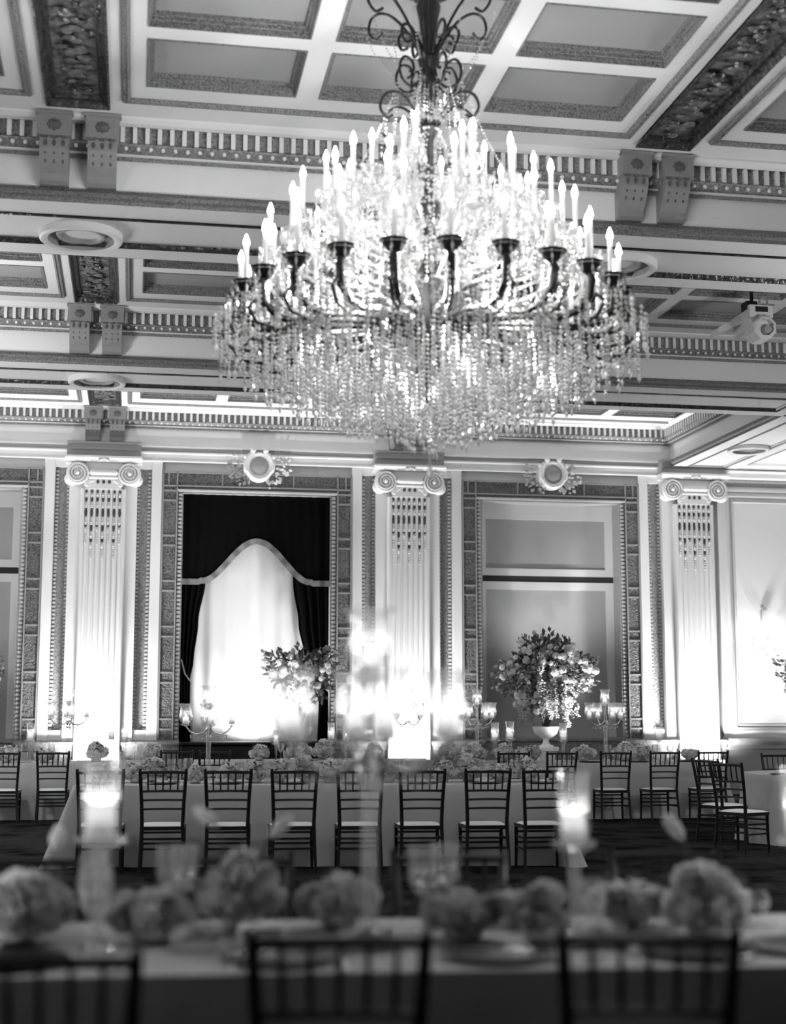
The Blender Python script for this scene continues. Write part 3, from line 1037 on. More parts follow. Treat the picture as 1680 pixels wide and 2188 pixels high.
TIERS = [  # radius, pan height, candle length, count, turn
    (1.32, 4.31, .25, 24, .16), (1.13, 4.60, .25, 16, .05), (.94, 4.84, .24, 14, .2), (.75, 5.02, .23, 12, .1), (.60, 5.13, .21, 8, .3), (.42, 5.25, .2, 6, .1)]
DRIP = []
for ti, (R_, zp, cl, cnt, tw) in enumerate(TIERS):
    if ti == 0:
        path = [(.15, 4.02), (.45, 4.10), (.8, 4.06), (1.05, 4.00), (1.22, 4.01), (1.33, 4.09), (1.35, 4.2), (R_, zp)]
    else:
        path = [(.05, zp - .36), (.35 * R_, zp - .44), (.7 * R_, zp - .38), (.92 * R_, zp - .28), (R_ + .02, zp - .14), (R_, zp)]
    a = MB().tube([(r, 0, z) for r, z in path], [.027 if ti == 0 else .013] * (len(path) - 1) + [.014], 6)
    if ti == 0:
        a.tube([(1.05, 0, 4.0), (1.2, 0, 3.92), (1.38, 0, 3.95), (1.44, 0, 4.04), (1.38, 0, 4.10), (1.34, 0, 4.05)], .013, 6)
    arm0 = a.build('arm', M['iron'] if ti == 0 else M['crystal'], ch)
    T = Matrix.Translation((R_, 0, 0))
    pr_ = .098 if ti == 0 else .075
    MB().lathe([(.012, zp - .075), (.04, zp - .055), (pr_ * .8, zp - .012), (pr_, zp + .012), (pr_ * .96, zp + .014), (.02, zp - .01)], 14, T).build('drip_pan', M['iron'] if ti == 0 else M['etched'], arm0)
    MB().lathe([(.017, zp - .01), (.017, zp + cl)], 8, T, cap=True).build('candle', M['sleeve'], arm0)
    MB().lathe([(.01, zp + cl), (.021, zp + cl + .022), (.019, zp + cl + .045), (.003, zp + cl + .09)], 7, T, cap=True).build('bulb', M['bulb'], arm0)
    dr = MB()
    for q in range(9):
        b = q / 9 * 2 * pi
        x, y = R_ + cos(b) * pr_, sin(b) * pr_
        dr.octa((x, y, zp - .012), .009, .012)
        dr.octa((x, y, zp - .055), .012, .036)
        dr.tube([(x, y, zp - .1), (x, y, zp)], .003, 3)
    dr.tube([(R_ + cos(q / 9 * 2 * pi) * pr_, sin(q / 9 * 2 * pi) * pr_, zp - .012) for q in range(10)], .003, 3)
    dr.build('crystal_fringe', M['crystal'], arm0, False)
    for k in range(cnt):
        o = arm0 if k == 0 else dup(arm0, ch)
        o.rotation_euler = (0, 0, tw + k / cnt * 2 * pi)

# scrolls above and below the top knot
for kind, cnt, path in (
        ('low', 8, [(.03, 6.14), (.05, 6.0), (.09, 5.91), (.16, 5.87), (.225, 5.92), (.24, 6.01), (.2, 6.08), (.14, 6.06), (.125, 6.0), (.16, 5.98)]),
        ('mid', 8, [(.03, 6.05), (.07, 6.2), (.13, 6.30), (.19, 6.33), (.225, 6.28), (.2, 6.2), (.15, 6.21)]),
        ('high', 6, [(.03, 6.04), (.10, 6.22), (.24, 6.44), (.38, 6.55), (.48, 6.53), (.50, 6.43), (.44, 6.36), (.38, 6.40)]),
        ('foot', 6, [(.06, 5.60), (.16, 5.74), (.26, 5.80), (.36, 5.76), (.4, 5.66), (.35, 5.59), (.3, 5.62)])):
    P = []
    for i in range(len(path) - 1):                       # round the bends
        p0, p1, p2, p3 = (path[max(i - 1, 0)], path[i], path[i + 1], path[min(i + 2, len(path) - 1)])
        for t in (0, .33, .66):
            P.append(tuple(.5 * (2 * p1[j] + (p2[j] - p0[j]) * t + (2 * p0[j] - 5 * p1[j] + 4 * p2[j] - p3[j]) * t * t + (3 * p1[j] - p0[j] - 3 * p2[j] + p3[j]) * t ** 3) for j in (0, 1)))
    P.append(path[-1])
    s0 = MB().tube([(r, 0, z) for r, z in P], .011, 6).build('scroll', M['iron'], ch)
    for k in range(cnt):
        o = s0 if k == 0 else dup(s0, ch)
        o.rotation_euler = (0, 0, k / cnt * 2 * pi + .35)


def strand(mb, x, y, z1, z0, r=.013, pitch=.031):
    z = z1
    while z > z0 + .05:
        q = r * RND.uniform(.8, 1.25)
        mb.octa((x + RND.uniform(-.003, .003), y + RND.uniform(-.003, .003), z), q, q * 1.15)
        z -= pitch
    mb.octa((x, y, z - .02), r * 1.15, r * 2.6)


def swag(mb, p, q, sag, r=.011, pitch=.03):
    p, q = Vector(p), Vector(q)
    n = max(3, int((q - p).length / pitch))
    for i in range(n + 1):
        t = i / n
        c = p.lerp(q, t) - Vector((0, 0, sag * 4 * t * (1 - t)))
        mb.octa(c, r * RND.uniform(.8, 1.2), r * 1.1)


# the outermost skirt strands hang one by one
protos = []
for v in range(4):
    mb = MB()
    strand(mb, 0, 0, 0, -.14 - .06 * v, .017, .036)
    protos.append(mb.mesh('crystal_strand', M['crystal'], False))
for k in range(100):
    a = k / 100 * 2 * pi
    r = 1.50 if k % 2 else 1.42
    link('crystal_strand', protos[RND.randrange(4)], ch, (cos(a) * r, sin(a) * r, 4.16 - (.05 if k % 2 else 0)))
bulk = MB()
BOT = [(0, 3.16), (.05, 3.22), (.26, 3.30), (.49, 3.40), (.72, 3.47), (.98, 3.56), (1.2, 3.65), (1.34, 3.78), (1.45, 3.9)]


def zbot(r):
    for (a, b), (c, d) in zip(BOT, BOT[1:]):
        if a <= r <= c:
            return b + (d - b) * (r - a) / (c - a)
    return BOT[-1][1]


for r in (1.34, 1.24, 1.14, 1.03, .92, .81, .70, .59, .48, .37, .26, .15, .05):
    n = max(6, int(2 * pi * r / (.12 if r > 1.1 else .10 if r > .95 else .08)))
    for k in range(n):
        a = (k + RND.uniform(-.25, .25)) / n * 2 * pi
        top = 4.06 - .12 * (r < .95) - RND.uniform(0, .06)
        strand(bulk, cos(a) * r, sin(a) * r, top, zbot(r) + RND.uniform(-.03, .05) * (1 + r))
bs = bulk.build('crystal_strand', M['crystald'], ch, False)
bs['kind'] = 'stuff'
up = MB()
for ti, (R_, zp, cl, cnt, tw) in enumerate(TIERS):       # swags from tier to tier, and drops hung below each tier
    nR = TIERS[ti + 1][0] if ti + 1 < len(TIERS) else .08
    nz = TIERS[ti + 1][1] if ti + 1 < len(TIERS) else 5.62
    for k in range(cnt):
        a, b = tw + k / cnt * 2 * pi, tw + (k + 1) / cnt * 2 * pi
        m = (a + b) / 2
        p = (cos(a) * R_, sin(a) * R_, zp)
        swag(up, p, (cos(b) * R_, sin(b) * R_, zp), .13)
        swag(up, p, (cos(m) * R_ * .86, sin(m) * R_ * .86, zp - .2), .05)
        for q in (-1, 0, 1):
            mm = a + q * .22
            swag(up, p, (cos(mm) * nR, sin(mm) * nR, nz - .06), .10 + .05 * abs(q))
        for q in range(2 if ti == 0 else 5):
            r = R_ * RND.uniform(.55, 1.02)
            t = a + RND.uniform(-.5, .5) * 2 * pi / cnt
            strand(up, cos(t) * r, sin(t) * r, zp - .06 - RND.random() * .1, zp - .34 - RND.random() * .1, .011, .03)
for k in range(8):
    a = k / 8 * 2 * pi + .35
    swag(up, (cos(a) * .24, sin(a) * .24, 5.93), (cos(a) * .56, sin(a) * .56, 5.2), .06, .009, .026)
    swag(up, (cos(a) * .24, sin(a) * .24, 5.93), (cos(a) * .3, sin(a) * .3, 5.33), .02, .009, .026)
    swag(up, (cos(a) * .5, sin(a) * .5, 6.43), (cos(a) * .24, sin(a) * .24, 6.0), .08, .009, .026)
    for q in range(3):
        strand(up, cos(a + q * .2) * .12, sin(a + q * .2) * .12, 5.92 - q * .1, 5.6, .012, .03)
    strand(up, cos(a) * .35, sin(a) * .35, 5.6, 5.4, .010, .03)
us = up.build('crystal_swag', M['crystal'], ch, False)
us['kind'] = 'stuff'
MB().lathe([(.001, 3.04), (.02, 3.06), (.028, 3.09), (.012, 3.13), (.006, 3.2)], 8).build('finial', M['crystal'], ch, False)


# ------------------------------------------------------------------ tables
def bear(px, y=HORIZON):
    return bearing(840 + (px - 840) / (1 + (y - HORIZON) * tan(PITCH) / FPX))


class Table:
    def __init__(s, x, y, deg, x0, x1, depth):
        a = radians(deg)
        s.a = a
        s.u = Vector((cos(a), sin(a), 0))
        s.n = Vector((-sin(a), cos(a), 0))
        s.p = Vector((x, y, 0))
        s.t0, s.t1, s.d = (x0 - x) / cos(a), (x1 - x) / cos(a), depth

    def at(s, px, v, z=.76, y=HORIZON):
        """the spot in image column px at depth v behind the table's front edge"""
        b = bear(px, y)
        q = s.p + s.n * v
        t = (b * q.y - q.x) / (s.u.x - b * s.u.y)
        r = q + s.u * t
        return Vector((r.x, r.y, z))

    def spot(s, px, v, r, y=HORIZON, z=.762, hold=True):
        """a free spot of radius r near column px and depth v"""
        if not hasattr(s, 'taken'):
            s.taken = []
        best = None
        for dv in sorted((q * .02 for q in range(-30, 31)), key=abs):
            if not (r + .02 <= v + dv <= s.d - r - .01):
                continue
            for dp in sorted((q * .02 for q in range(-18, 19)), key=abs):
                cost = abs(dv) * .7 + abs(dp) * 1.6
                if best and cost >= best[0]:
                    continue
                p = s.at(px, v + dv, z, y) + s.u * dp
                if all((p.x - a) ** 2 + (p.y - b) ** 2 > (r + c) ** 2 for a, b, c in s.taken):
                    best = (cost, p)
        p = best[1] if best else s.at(px, min(max(v, r), s.d - r), z, y)
        s.taken.append((p.x, p.y, r))
        return p

    def cloth(s, label, flare=.10, corner=.22, waves=26, amp=.022):
        def outline(off, cf):
            pts = []
            L, D, r = s.t1 - s.t0, s.d, .05
            cs = [(s.t0 + r, r, pi), (s.t1 - r, r, 1.5 * pi), (s.t1 - r, D - r, 0), (s.t0 + r, D - r, .5 * pi)]
            for ci, (cx_, cy_, a0) in enumerate(cs):
                for q in range(9):
                    an = a0 + q / 8 * pi / 2
                    w = sin(q / 8 * pi)
                    o = r + off + cf * w
                    pts.append((cx_ + cos(an) * o, cy_ + sin(an) * o, an))
                nx, ny, _ = cs[(ci + 1) % 4]
                a1 = a0 + pi / 2
                m = 60 if ci % 2 == 0 else 16
                for q in range(1, m):
                    f = q / m
                    x, y = cx_ + (nx - cx_) * f, cy_ + (ny - cy_) * f
                    pts.append((x + cos(a1) * (r + off), y + sin(a1) * (r + off), a1))
            return pts
        vs, fs = [], []
        lv = [(.76, -.02, 0), (.76, 0, 0), (.755, .004, .0)] + [(.75 * (1 - k / 9), .006 + flare * (k / 9), k / 9) for k in range(1, 10)]
        for z, off, k in lv:
            P = outline(off, corner * k)
            for i, (x, y, an) in enumerate(P):
                w = amp * k * (sin(i * waves / len(P) * 2 * pi) + .5 * sin(i * .83 + 1))
                x, y = x + cos(an) * w, y + sin(an) * w
                q = s.p + s.u * x + s.n * y
                vs.append((q.x, q.y, max(z, .006)))
        n = len(P)
        for k in range(len(lv) - 1):
            for i in range(n):
                j = (i + 1) % n
                fs.append((k * n + i, k * n + j, (k + 1) * n + j, (k + 1) * n + i))
        fs.append(tuple(range(n - 1, -1, -1)))
        o = MB().add(vs, fs).build('tablecloth', M['linen'])
        return tag(o, label, 'tablecloth', 'grey tablecloths')


T1 = Table(.03, 4.02, -5, -2.6, 3.6, 1.02)
T2 = Table(1.5, 14.06, -8, -.55, 4.02, 1.15)
T3 = Table(6.4, 19.45, 0, 4.75, 8.15, 1.2)
T4 = Table(2.4, 20.75, 0, .9, 4.3, 1.2)
T5 = Table(-2.4, 20.6, 0, -5.2, .28, 1.2)
T1.cloth('grey tablecloth on the long table in the foreground', .0, .05, 18, .008)
T2.cloth('grey tablecloth on the middle table with flared corner', .06, .28)
T3.cloth('grey tablecloth on the far right table before the niche', .06, .15)
T4.cloth('grey tablecloth on the far table in front of the window', .06, .15)
T5.cloth('grey tablecloth on the far table at the left edge', .04, .06)
# round table at the right edge
RC, RR = Vector((7.86, 15.75, 0)), .95
vs, fs = [], []
lv = [(.76, -.03, 0), (.76, 0, 0), (.755, .004, 0)] + [(.75 * (1 - k / 8), .006 + .08 * k / 8, k / 8) for k in range(1, 9)]
for z, off, k in lv:
    for i in range(96):
        a = i / 96 * 2 * pi
        r = RR + off + .04 * k * sin(a * 14)
        vs.append((RC.x + cos(a) * r, RC.y + sin(a) * r, max(z, .006)))
for k in range(len(lv) - 1):
    for i in range(96):
        j = (i + 1) % 96
        fs.append((k * 96 + i, k * 96 + j, (k + 1) * 96 + j, (k + 1) * 96 + i))
fs.append(tuple(range(95, -1, -1)))
tag(MB().add(vs, fs).build('tablecloth', M['linen']), 'grey tablecloth on the round table at the right edge', 'tablecloth', 'grey tablecloths')


# ------------------------------------------------------------------ chairs
def make_chair():
    t = empty('chiavari_chair')
    W, wd = M['wood'], {}
    se = MB()
    pr = [(-.185, -.19), (.185, -.19), (.21, .165), (-.21, .165)]
    vs = [(x, y, .385) for x, y in pr] + [(x, y, .42) for x, y in pr]
    se.add(vs, [(3, 2, 1, 0), (4, 5, 6, 7), (0, 1, 5, 4), (1, 2, 6, 5), (2, 3, 7, 6), (3, 0, 4, 7)])
    se.build('seat_frame', W, t, False)
    cu = MB()
    n = 10
    gv, gf = [], []
    for j in range(n + 1):
        for i in range(n + 1):
            u, v = i / n * 2 - 1, j / n * 2 - 1
            y = v * .168 - .010
            x = u * (.195 + .012 * v)
            gv.append((x, y, .42 + .020 * (1 - u ** 6) ** .5 * (1 - v ** 6) ** .5))
    for j in range(n):
        for i in range(n):
            a = j * (n + 1) + i
            gf.append((a, a + 1, a + n + 2, a + n + 1))
    cu.add(gv, gf).build('cushion', M['cushion'], t)
    for s in (-1, 1):
        MB().tube([(s * .20, -.235, 0), (s * .19, -.205, .25), (s * .183, -.19, .44), (s * .19, -.205, .62), (s * .2, -.235, .80), (s * .207, -.258, .915), (s * .208, -.26, .925), (s * .208, -.262, .94)], [.014, .016, .018, .017, .017, .017, .012, .015], 8).build('leg', W, t)
        MB().tube([(s * .2, .155, 0), (s * .195, .15, .2), (s * .195, .145, .42)], [.013, .016, .018], 8).build('leg', W, t)
    def yb(z):
        return -.205 - .055 * max(0, (z - .62) / .3)
    def xb(z):
        return .183 + .025 * max(0, (z - .44) / .48)
    for z, r, nm in ((.905, .014, 'top_rail'), (.735, .011, 'back_rail'), (.655, .010, 'back_rail'), (.575, .010, 'back_rail')):
        MB().tube([(xb(z) * q, yb(z) - .012 * (1 - q * q), z + .004 * (1 - q * q)) for q in (-1, -.5, 0, .5, 1)], r, 6).build(nm, W, t)
    for q in range(5):
        f = (q - 2) / 3
        MB().tube([(xb(.735) * f, yb(.735) - .01, .735), (xb(.82) * f, yb(.82) - .012, .82), (xb(.905) * f, yb(.905) - .01, .905)], [.007, .0085, .007], 6).build('spindle', W, t)
    for s in (-1, 1):
        for z in (.30, .20):
            MB().tube([(s * .19, -.205, z), (s * .196, .15, z)], .010, 6).build('stretcher', W, t)
    for y, z in ((-.21, .31), (-.21, .22), (.15, .34), (.15, .24)):
        MB().tube([(-.19, y, z), (.19, y, z)], .010, 6).build('stretcher', W, t)
    return t


CHAIR = [make_chair(), True]


def chair(x, y, deg, label, group):
    o = CHAIR[0] if CHAIR[1] else dup(CHAIR[0])
    CHAIR[1] = False
    o.location = (x, y, 0)
    o.rotation_euler = (0, 0, radians(deg))
    return tag(o, label, 'chair', group)


def back_at(px, Y, deg, y=1648):
    """floor spot of a chair whose back shows in column px at distance Y"""
    a = radians(deg)
    b = bear(px, y)
    # the back stands .25 m behind the seat centre
    bx, by = sin(a) * .25, -cos(a) * .25
    return b * Y - bx, Y - by


NEARL = ['dark chair back at the lower left corner of the photo', 'dark chair back at the bottom centre, before the foreground table', 'dark chair back at the bottom right, before the foreground table']
for (px, Y, dg), lb in zip(((88, 3.36, -6), (725, 3.53, -7), (1386, 3.44, -11)), NEARL):
    chair(*back_at(px, Y, dg, 2010), dg, lb, 'chairs in the foreground')
for (px, Y, dg), lb in zip(((53, 5.52, 176), (500, 5.46, 175), (960, 5.44, 175), (1420, 5.40, 175)), [
        'dark chair beyond the foreground table, behind the left candle', 'dark chair beyond the foreground table, behind the tall left flower cluster', 'dark chair beyond the foreground table, right of the large candelabra', 'dark chair beyond the foreground table, behind the right flowers']):
    chair(*back_at(px, Y, dg, 1836), dg, lb, 'chairs beyond the foreground table')
row = [(215, 13.66), (349, 13.58), (488, 13.49), (630, 13.40), (770, 13.32), (903, 13.25), (1043, 13.19), (1166, 13.13)]
for k, (px, Y) in enumerate(row):
    dg = -3 + RND.uniform(-3, 3)
    chair(*back_at(px, Y, dg), dg, 'dark chair at the middle table, %s from the left of its eight' % ORD[k], 'chairs along the middle table')
for k, (px, Y) in enumerate(((1098, 18.85), (1201, 18.8), (1316, 18.8), (1421, 18.8), (1524, 18.85))):
    dg = RND.uniform(-3, 3)
    chair(*back_at(px, Y, dg, 1608), dg, 'dark chair with ivory cushion at the far right table, %s from the left' % ORD[k], 'chairs at the far right table')
for k, (px, Y, lb) in enumerate(((8, 20.0, 'dark chair at the far left table, cut by the left edge'), (113, 20.0, 'dark chair at the far left table, left of the middle table corner'), (385, 20.2, 'dark chair at a far table, behind the second middle chair'))):
    chair(*back_at(px - (0 if k < 2 else 9), Y, 0, 1605), RND.uniform(-2, 2), lb, 'chairs at the far left tables')
chair(*back_at(458, 20.1, 0, 1605), 1, 'dark chair at the far table below the window', 'chairs at the far left tables')
chair(*back_at(1552, 14.5, -62, 1634), -62, 'dark chair in profile between far right and round tables, nearer of two', 'chairs in profile on the right')
chair(*back_at(1508, 15.6, -70, 1634), -70, 'dark chair in profile between far right and round tables, farther of two', 'chairs in profile on the right')
chair(7.98, 17.15, 172, 'dark chair behind the round table at the right edge', 'chairs at the round table')


# ------------------------------------------------------------------ table things
def petal_ball(r, n, size, seed, jit=.25):
    q = random.Random(seed)
    mb = MB()
    for i in range(n):
        z = 1 - 2 * (i + .5) / n
        a = i * 2.39996
        s = sqrt(max(0, 1 - z * z))
        d = Vector((s * cos(a), s * sin(a), z))
        rr = r * q.uniform(1 - jit, 1.04)
        c = d * rr
        t = Vector((-d.y, d.x, .15)).normalized()
        b = d.cross(t)
        an = q.uniform(0, 6.28)
        t, b = t * cos(an) + b * sin(an), b * cos(an) - t * sin(an)
        w = size * q.uniform(.75, 1.25)
        up_ = d * w * .38
        vs = [c - t * w * .5, c - b * w * .5 + up_ * .5, c + t * w * .55 + up_, c + b * w * .5 + up_ * .5, c + t * w * .1 - d * w * .12]
        mb.add(vs, [(0, 1, 4), (1, 2, 4), (2, 3, 4), (3, 0, 4)])
    mb.ball((0, 0, 0), r * .72, 10, 8)
    return mb


BLOOM = {}
for v in range(3):
    BLOOM['petal', v] = petal_ball(.080, 130, .042, 31 + v).mesh('bloom', M['petal'])
    BLOOM['petalw', v] = petal_ball(.080, 110, .046, 41 + v).mesh('bloom', M['petalw'])
    BLOOM['petald', v] = petal_ball(.080, 90, .05, 51 + v).mesh('bloom', M['petald'])


def leaf_mesh(n, r, L, seed, z0=0):
    q = random.Random(seed)
    mb = MB()
    for i in range(n):
        a = q.uniform(0, 6.28)
        d = Vector((cos(a), sin(a), q.uniform(.05, .6))).normalized()
        c = Vector((0, 0, z0)) + d * r * q.uniform(.6, 1.0)
        l = L * q.uniform(.7, 1.3)
        w = Vector((-d.y, d.x, 0)) * l * .26
        p1, p2 = c + d * l * .5 + Vector((0, 0, l * .12)), c + d * l + Vector((0, 0, -l * .1))
        mb.add([c, p1 + w, p2, p1 - w, p1 - Vector((0, 0, l * .05))], [(0, 4, 1), (1, 4, 2), (2, 4, 3), (3, 4, 0)])
    return mb


LEAVES = [leaf_mesh(16, .07, .06, 61 + v).mesh('leaves', M['leaf']) for v in range(3)]
BOWL = MB().lathe([(.045, 0), (.06, .01), (.072, .05), (.066, .09), (.06, .09), (.055, .02)], 14).mesh('bowl', M['silver'])
BUD = MB().lathe([(.003, 0), (.018, .02), (.024, .05), (.016, .085), (.003, .1)], 8).mesh('bud', M['petalw'])


def posy(p, w, h, label, group, kind='petal', seed=0, nb=5, buds=0):
    """low bowl heaped with blooms: w across, h above the table"""
    q = random.Random(seed)
    t = empty('flower_posy', p, q.uniform(0, 6.28))
    tag(t, label, 'flowers', group)
    link('bowl', BOWL, t)
    br = min(w * .23, h * .34)
    rings = [(0, 0, h - br * 1.1, 1, 1.05), (nb - 1, w * .17, h - br * 1.5, 1, 1.0), (nb + 1, w * .30, max(br * 1.45, h * .34), 1, .92)]
    for n_, rr, z_, _, f_ in rings:
        for i in range(max(1, n_)):
            a = (i + q.uniform(-.25, .25)) / max(1, n_) * 2 * pi + rr * 20
            k = kind if q.random() < .72 else q.choice(('petal', 'petald', 'petalw'))
            s = br / .085 * f_ * q.uniform(.82, 1.1)
            b = link('bloom', BLOOM[k, q.randrange(3)], t, (cos(a) * rr, sin(a) * rr, max(br * 1.4, z_ + q.uniform(-.3, .25) * br)))
            b.scale = (s, s, s * .92)
            b.rotation_euler = (q.uniform(-.5, .5), q.uniform(-.5, .5), q.uniform(0, 6))
    for i in range(2):
        lf = link('leaves', LEAVES[q.randrange(3)], t, (0, 0, h * (.45 + .25 * i)))
        lf.scale = (w / .24, w / .24, 1)
    for i in range(buds):
        a = q.uniform(0, 6.28)
        p1 = Vector((cos(a) * w * .35, sin(a) * w * .35, h + q.uniform(.03, .09)))
        sp = MB().tube([(cos(a) * .03, sin(a) * .03, .1), p1 * .7, p1], .003, 5).build('sprig', M['stemg'], t)
        bd = link('bud', BUD, sp, p1)
        bd.rotation_euler = (q.uniform(-.7, .7), q.uniform(.4, 1.2), a)
    return t


CUP = [(.0365, 0)]


def wax_mb(r, h, mx=None):
    return MB().lathe([(r, 0), (r, h), (r * .94, h + .003), (r * .86, h - .002), (r * .8, h * .38), (.001, h * .33)], 14, mx)


def flame_mb(z, s=1.0, mx=None):
    return MB().lathe([(.004 * s, z), (.011 * s, z + .012 * s), (.0115 * s, z + .022 * s), (.006 * s, z + .04 * s), (.001, z + .056 * s)], 8, mx, cap=True)


def make_stick(h=.54):
    t = empty('candle_holder')
    MB().lathe([(.058, 0), (.056, .008), (.02, .02), (.012, .05), (.016, .09), (.021, .16), (.026, h - .27)], 14, cap=True).build('stem', M['etched'], t)
    MB().lathe([(.024, h - .275), (.05, h - .26), (.075, h - .245), (.08, h - .235), (.055, h - .245), (.02, h - .25)], 24, None, .18, 6).build('bobeche', M['etched'], t)
    w = wax_mb(.040, .105, Matrix.Translation((0, 0, h - .245))).build('candle', M['wax'], t)
    flame_mb(h - .188, 1.15).build('flame', M['flame'], w)
    MB().lathe([(.046, h - .24), (.056, h - .2), (.052, h - .12), (.05, h - .06), (.058, h)], 20, None, .06, 6).build('hurricane_shade', M['etched'], t)
    return t


def make_candelabra():
    t = empty('candelabra')
    MB().lathe([(.095, 0), (.09, .012), (.04, .03), (.022, .05), (.026, .10), (.024, .30), (.027, .52), (.038, .55), (.02, .58), (.018, .78)], 16, cap=True).build('stem', M['etched'], t)

    def light(par, x, z, s=1.0):
        T = Matrix.Translation((x, 0, z))
        MB().lathe([(.012, -.03), (.05, -.012), (.066, .0), (.02, -.004)], 18, T, .15, 6).build('bobeche', M['etched'], par)
        w = wax_mb(.031, .075, T).build('candle', M['wax'], par)
        MB().lathe([(.035, .0), (.062, .04), (.07, .085), (.060, .135), (.058, .17), (.076, .215)], 20, T, .10, 6).build('hurricane_shade', M['frost'], par)
        return flame_mb(.036, 1.05, T).build('flame', M['flame'], par)
    top = MB().lathe([(.02, .76), (.03, .78), (.012, .80)], 12, cap=True).build('arm', M['silver'], t)
    light(top, 0, .80)
    P = [(.01, 0, .56), (.06, 0, .515), (.13, 0, .50), (.20, 0, .53), (.24, 0, .58), (.245, 0, .60)]
    a0 = MB().tube(P, [.011, .010, .009, .008, .008, .010], 8).build('arm', M['silver'], t)
    dp = MB()
    for q in range(5):
        dp.octa((.03 + q * .04, 0, .47 - .01 * (q % 2)), .008, .02)
    dp.tube([(.03, 0, .49), (.12, 0, .475), (.2, 0, .49)], .004, 4)
    dp.build('crystal_fringe', M['crystal'], a0, False)
    light(a0, .245, .61)
    for k in range(1, 4):
        dup(a0, t).rotation_euler = (0, 0, k * pi / 2)
    return t


STICK = [make_stick(), True]
CANDEL = [make_candelabra(), True]


def put(proto, p, rz, label, cat, group, s=1.0):
    o = proto[0] if proto[1] else dup(proto[0])
    proto[1] = False
    o.location = p
    o.rotation_euler = (0, 0, rz)
    o.scale = (s, s, s)
    return tag(o, label, cat, group)


G_CS, G_CD = 'candle holders', 'five-light candelabras'
put(STICK, T1.spot(215, .46, .085, 1760), 0, 'tall candle holder on the foreground table, leftmost lit candle there', 'candle holder', G_CS, 1.05)
put(STICK, T1.spot(1226, .60, .085, 1790), .5, 'tall candle holder on the foreground table, right of the candelabra', 'candle holder', G_CS, .93)
put(STICK, T1.spot(1708, .60, .085, 1790), .9, 'tall candle holder cut by the right edge of the foreground table', 'candle holder', G_CS, .95)
put(CANDEL, T1.spot(790, .56, .10, 1600), radians(2), 'large candelabra at the centre of the foreground table', 'candelabra', G_CD, 1.0)
put(CANDEL, T2.spot(446, .62, .1, 1560), .05, 'candelabra on the middle table before the white sheer curtain', 'candelabra', G_CD, .94)
put(CANDEL, T3.spot(1294, .60, .1, 1560), .12, 'candelabra on the far right table beside the tall urn flowers', 'candelabra', G_CD, 1.0)
put(CANDEL, T3.spot(1020, .85, .1, 1560), .3, 'candelabra on the far right table, left of the urn', 'candelabra', G_CD, 1.0)
put(CANDEL, T4.spot(872, .5, .1, 1560), .6, 'candelabra on the far window table, before the middle pilaster', 'candelabra', G_CD, 1.0)
put(CANDEL, T5.spot(146, .5, .1, 1560), .2, 'candelabra on the far left table, before the left pilaster', 'candelabra', G_CD, 1.02)
for tb, px, v, sc_, lb in (
        (T5, 65, .35, 1.0, 'small lit candle at far left, left of the left pilaster'),
        (T5, 238, .7, 1.05, 'small lit candle before the left pilaster, farther of the pair'),
        (T5, 267, .4, 1.0, 'small lit candle before the left pilaster, nearer of the pair'),
        (T4, 590, .5, .8, 'small lit candle below the right part of the sheer curtain'),
        (T4, 708, .6, 1.0, 'small lit candle at the right window drape, left of the pair'),
        (T4, 740, .35, .9, 'small lit candle at the right window drape, right of the pair'),
        (T3, 1058, .25, 1.02, 'small lit candle left of the urn, left of the pair'),
        (T3, 1090, .7, 1.04, 'small lit candle left of the urn, right of the pair'),
        (T3, 1204, .5, 1.0, 'small lit candle just right of the white urn'),
        (T3, 1408, .6, 1.04, 'small lit candle before the right pilaster')):
    put(STICK, tb.spot(px, v, .085, 1580), RND.random(), lb, 'candle holder', G_CS, sc_)

CHG = MB().lathe([(.001, .004), (.11, .004), (.125, .012), (.165, .016), (.168, .012), (.12, 0), (.001, 0)], 36).mesh('charger_plate', M['charger'])
for k, (px, v, lb) in enumerate(((20, .20, 'dark charger plate behind the lower left chair'), (600, .19, 'dark charger plate behind the centre foreground chair'), (1060, .20, 'dark charger plate between the centre and right foreground chairs'), (1490, .20, 'dark charger plate behind the right foreground chair'), (1720, .20, 'dark charger plate at the right edge of the foreground table'))):
    o = link('charger_plate', CHG, None, T1.spot(px, v, .172, 2050))
    tag(o, lb, 'plate', 'charger plates on the foreground table')


def napkin(seed, w=.13, h=.085):
    q = random.Random(seed)
    mb = MB()
    n = 9
    for i in range(n):
        a0, a1 = (i / n - .5) * 2.5, ((i + .55) / n - .5) * 2.5
        r = w * q.uniform(.9, 1.05)
        mb.add([(0, .02, .004), (sin(a0) * r, -.02 + .02 * cos(a0), .004 + h * cos(a0) * .9), (sin(a1) * r * 1.03, .03, .004 + h * cos(a1)), (sin(a1) * r * .5, .035, .004 + h * cos(a1) * .4)], [(0, 1, 2, 3)])
        mb.add([(0, .05, .004), (sin(a1) * r * 1.03, .03, .004 + h * cos(a1)), (sin((a0 + a1) / 2 + .25) * r, .06, h * .8)], [(0, 1, 2)])
    mb.add([(-w, -.01, .004), (w, -.01, .004), (w * .8, .06, .004), (-w * .8, .06, .004), (0, .03, h * .85)], [(0, 1, 4), (1, 2, 4), (2, 3, 4), (3, 0, 4)])
    return mb.mesh('folded_napkin', M['linenw'])


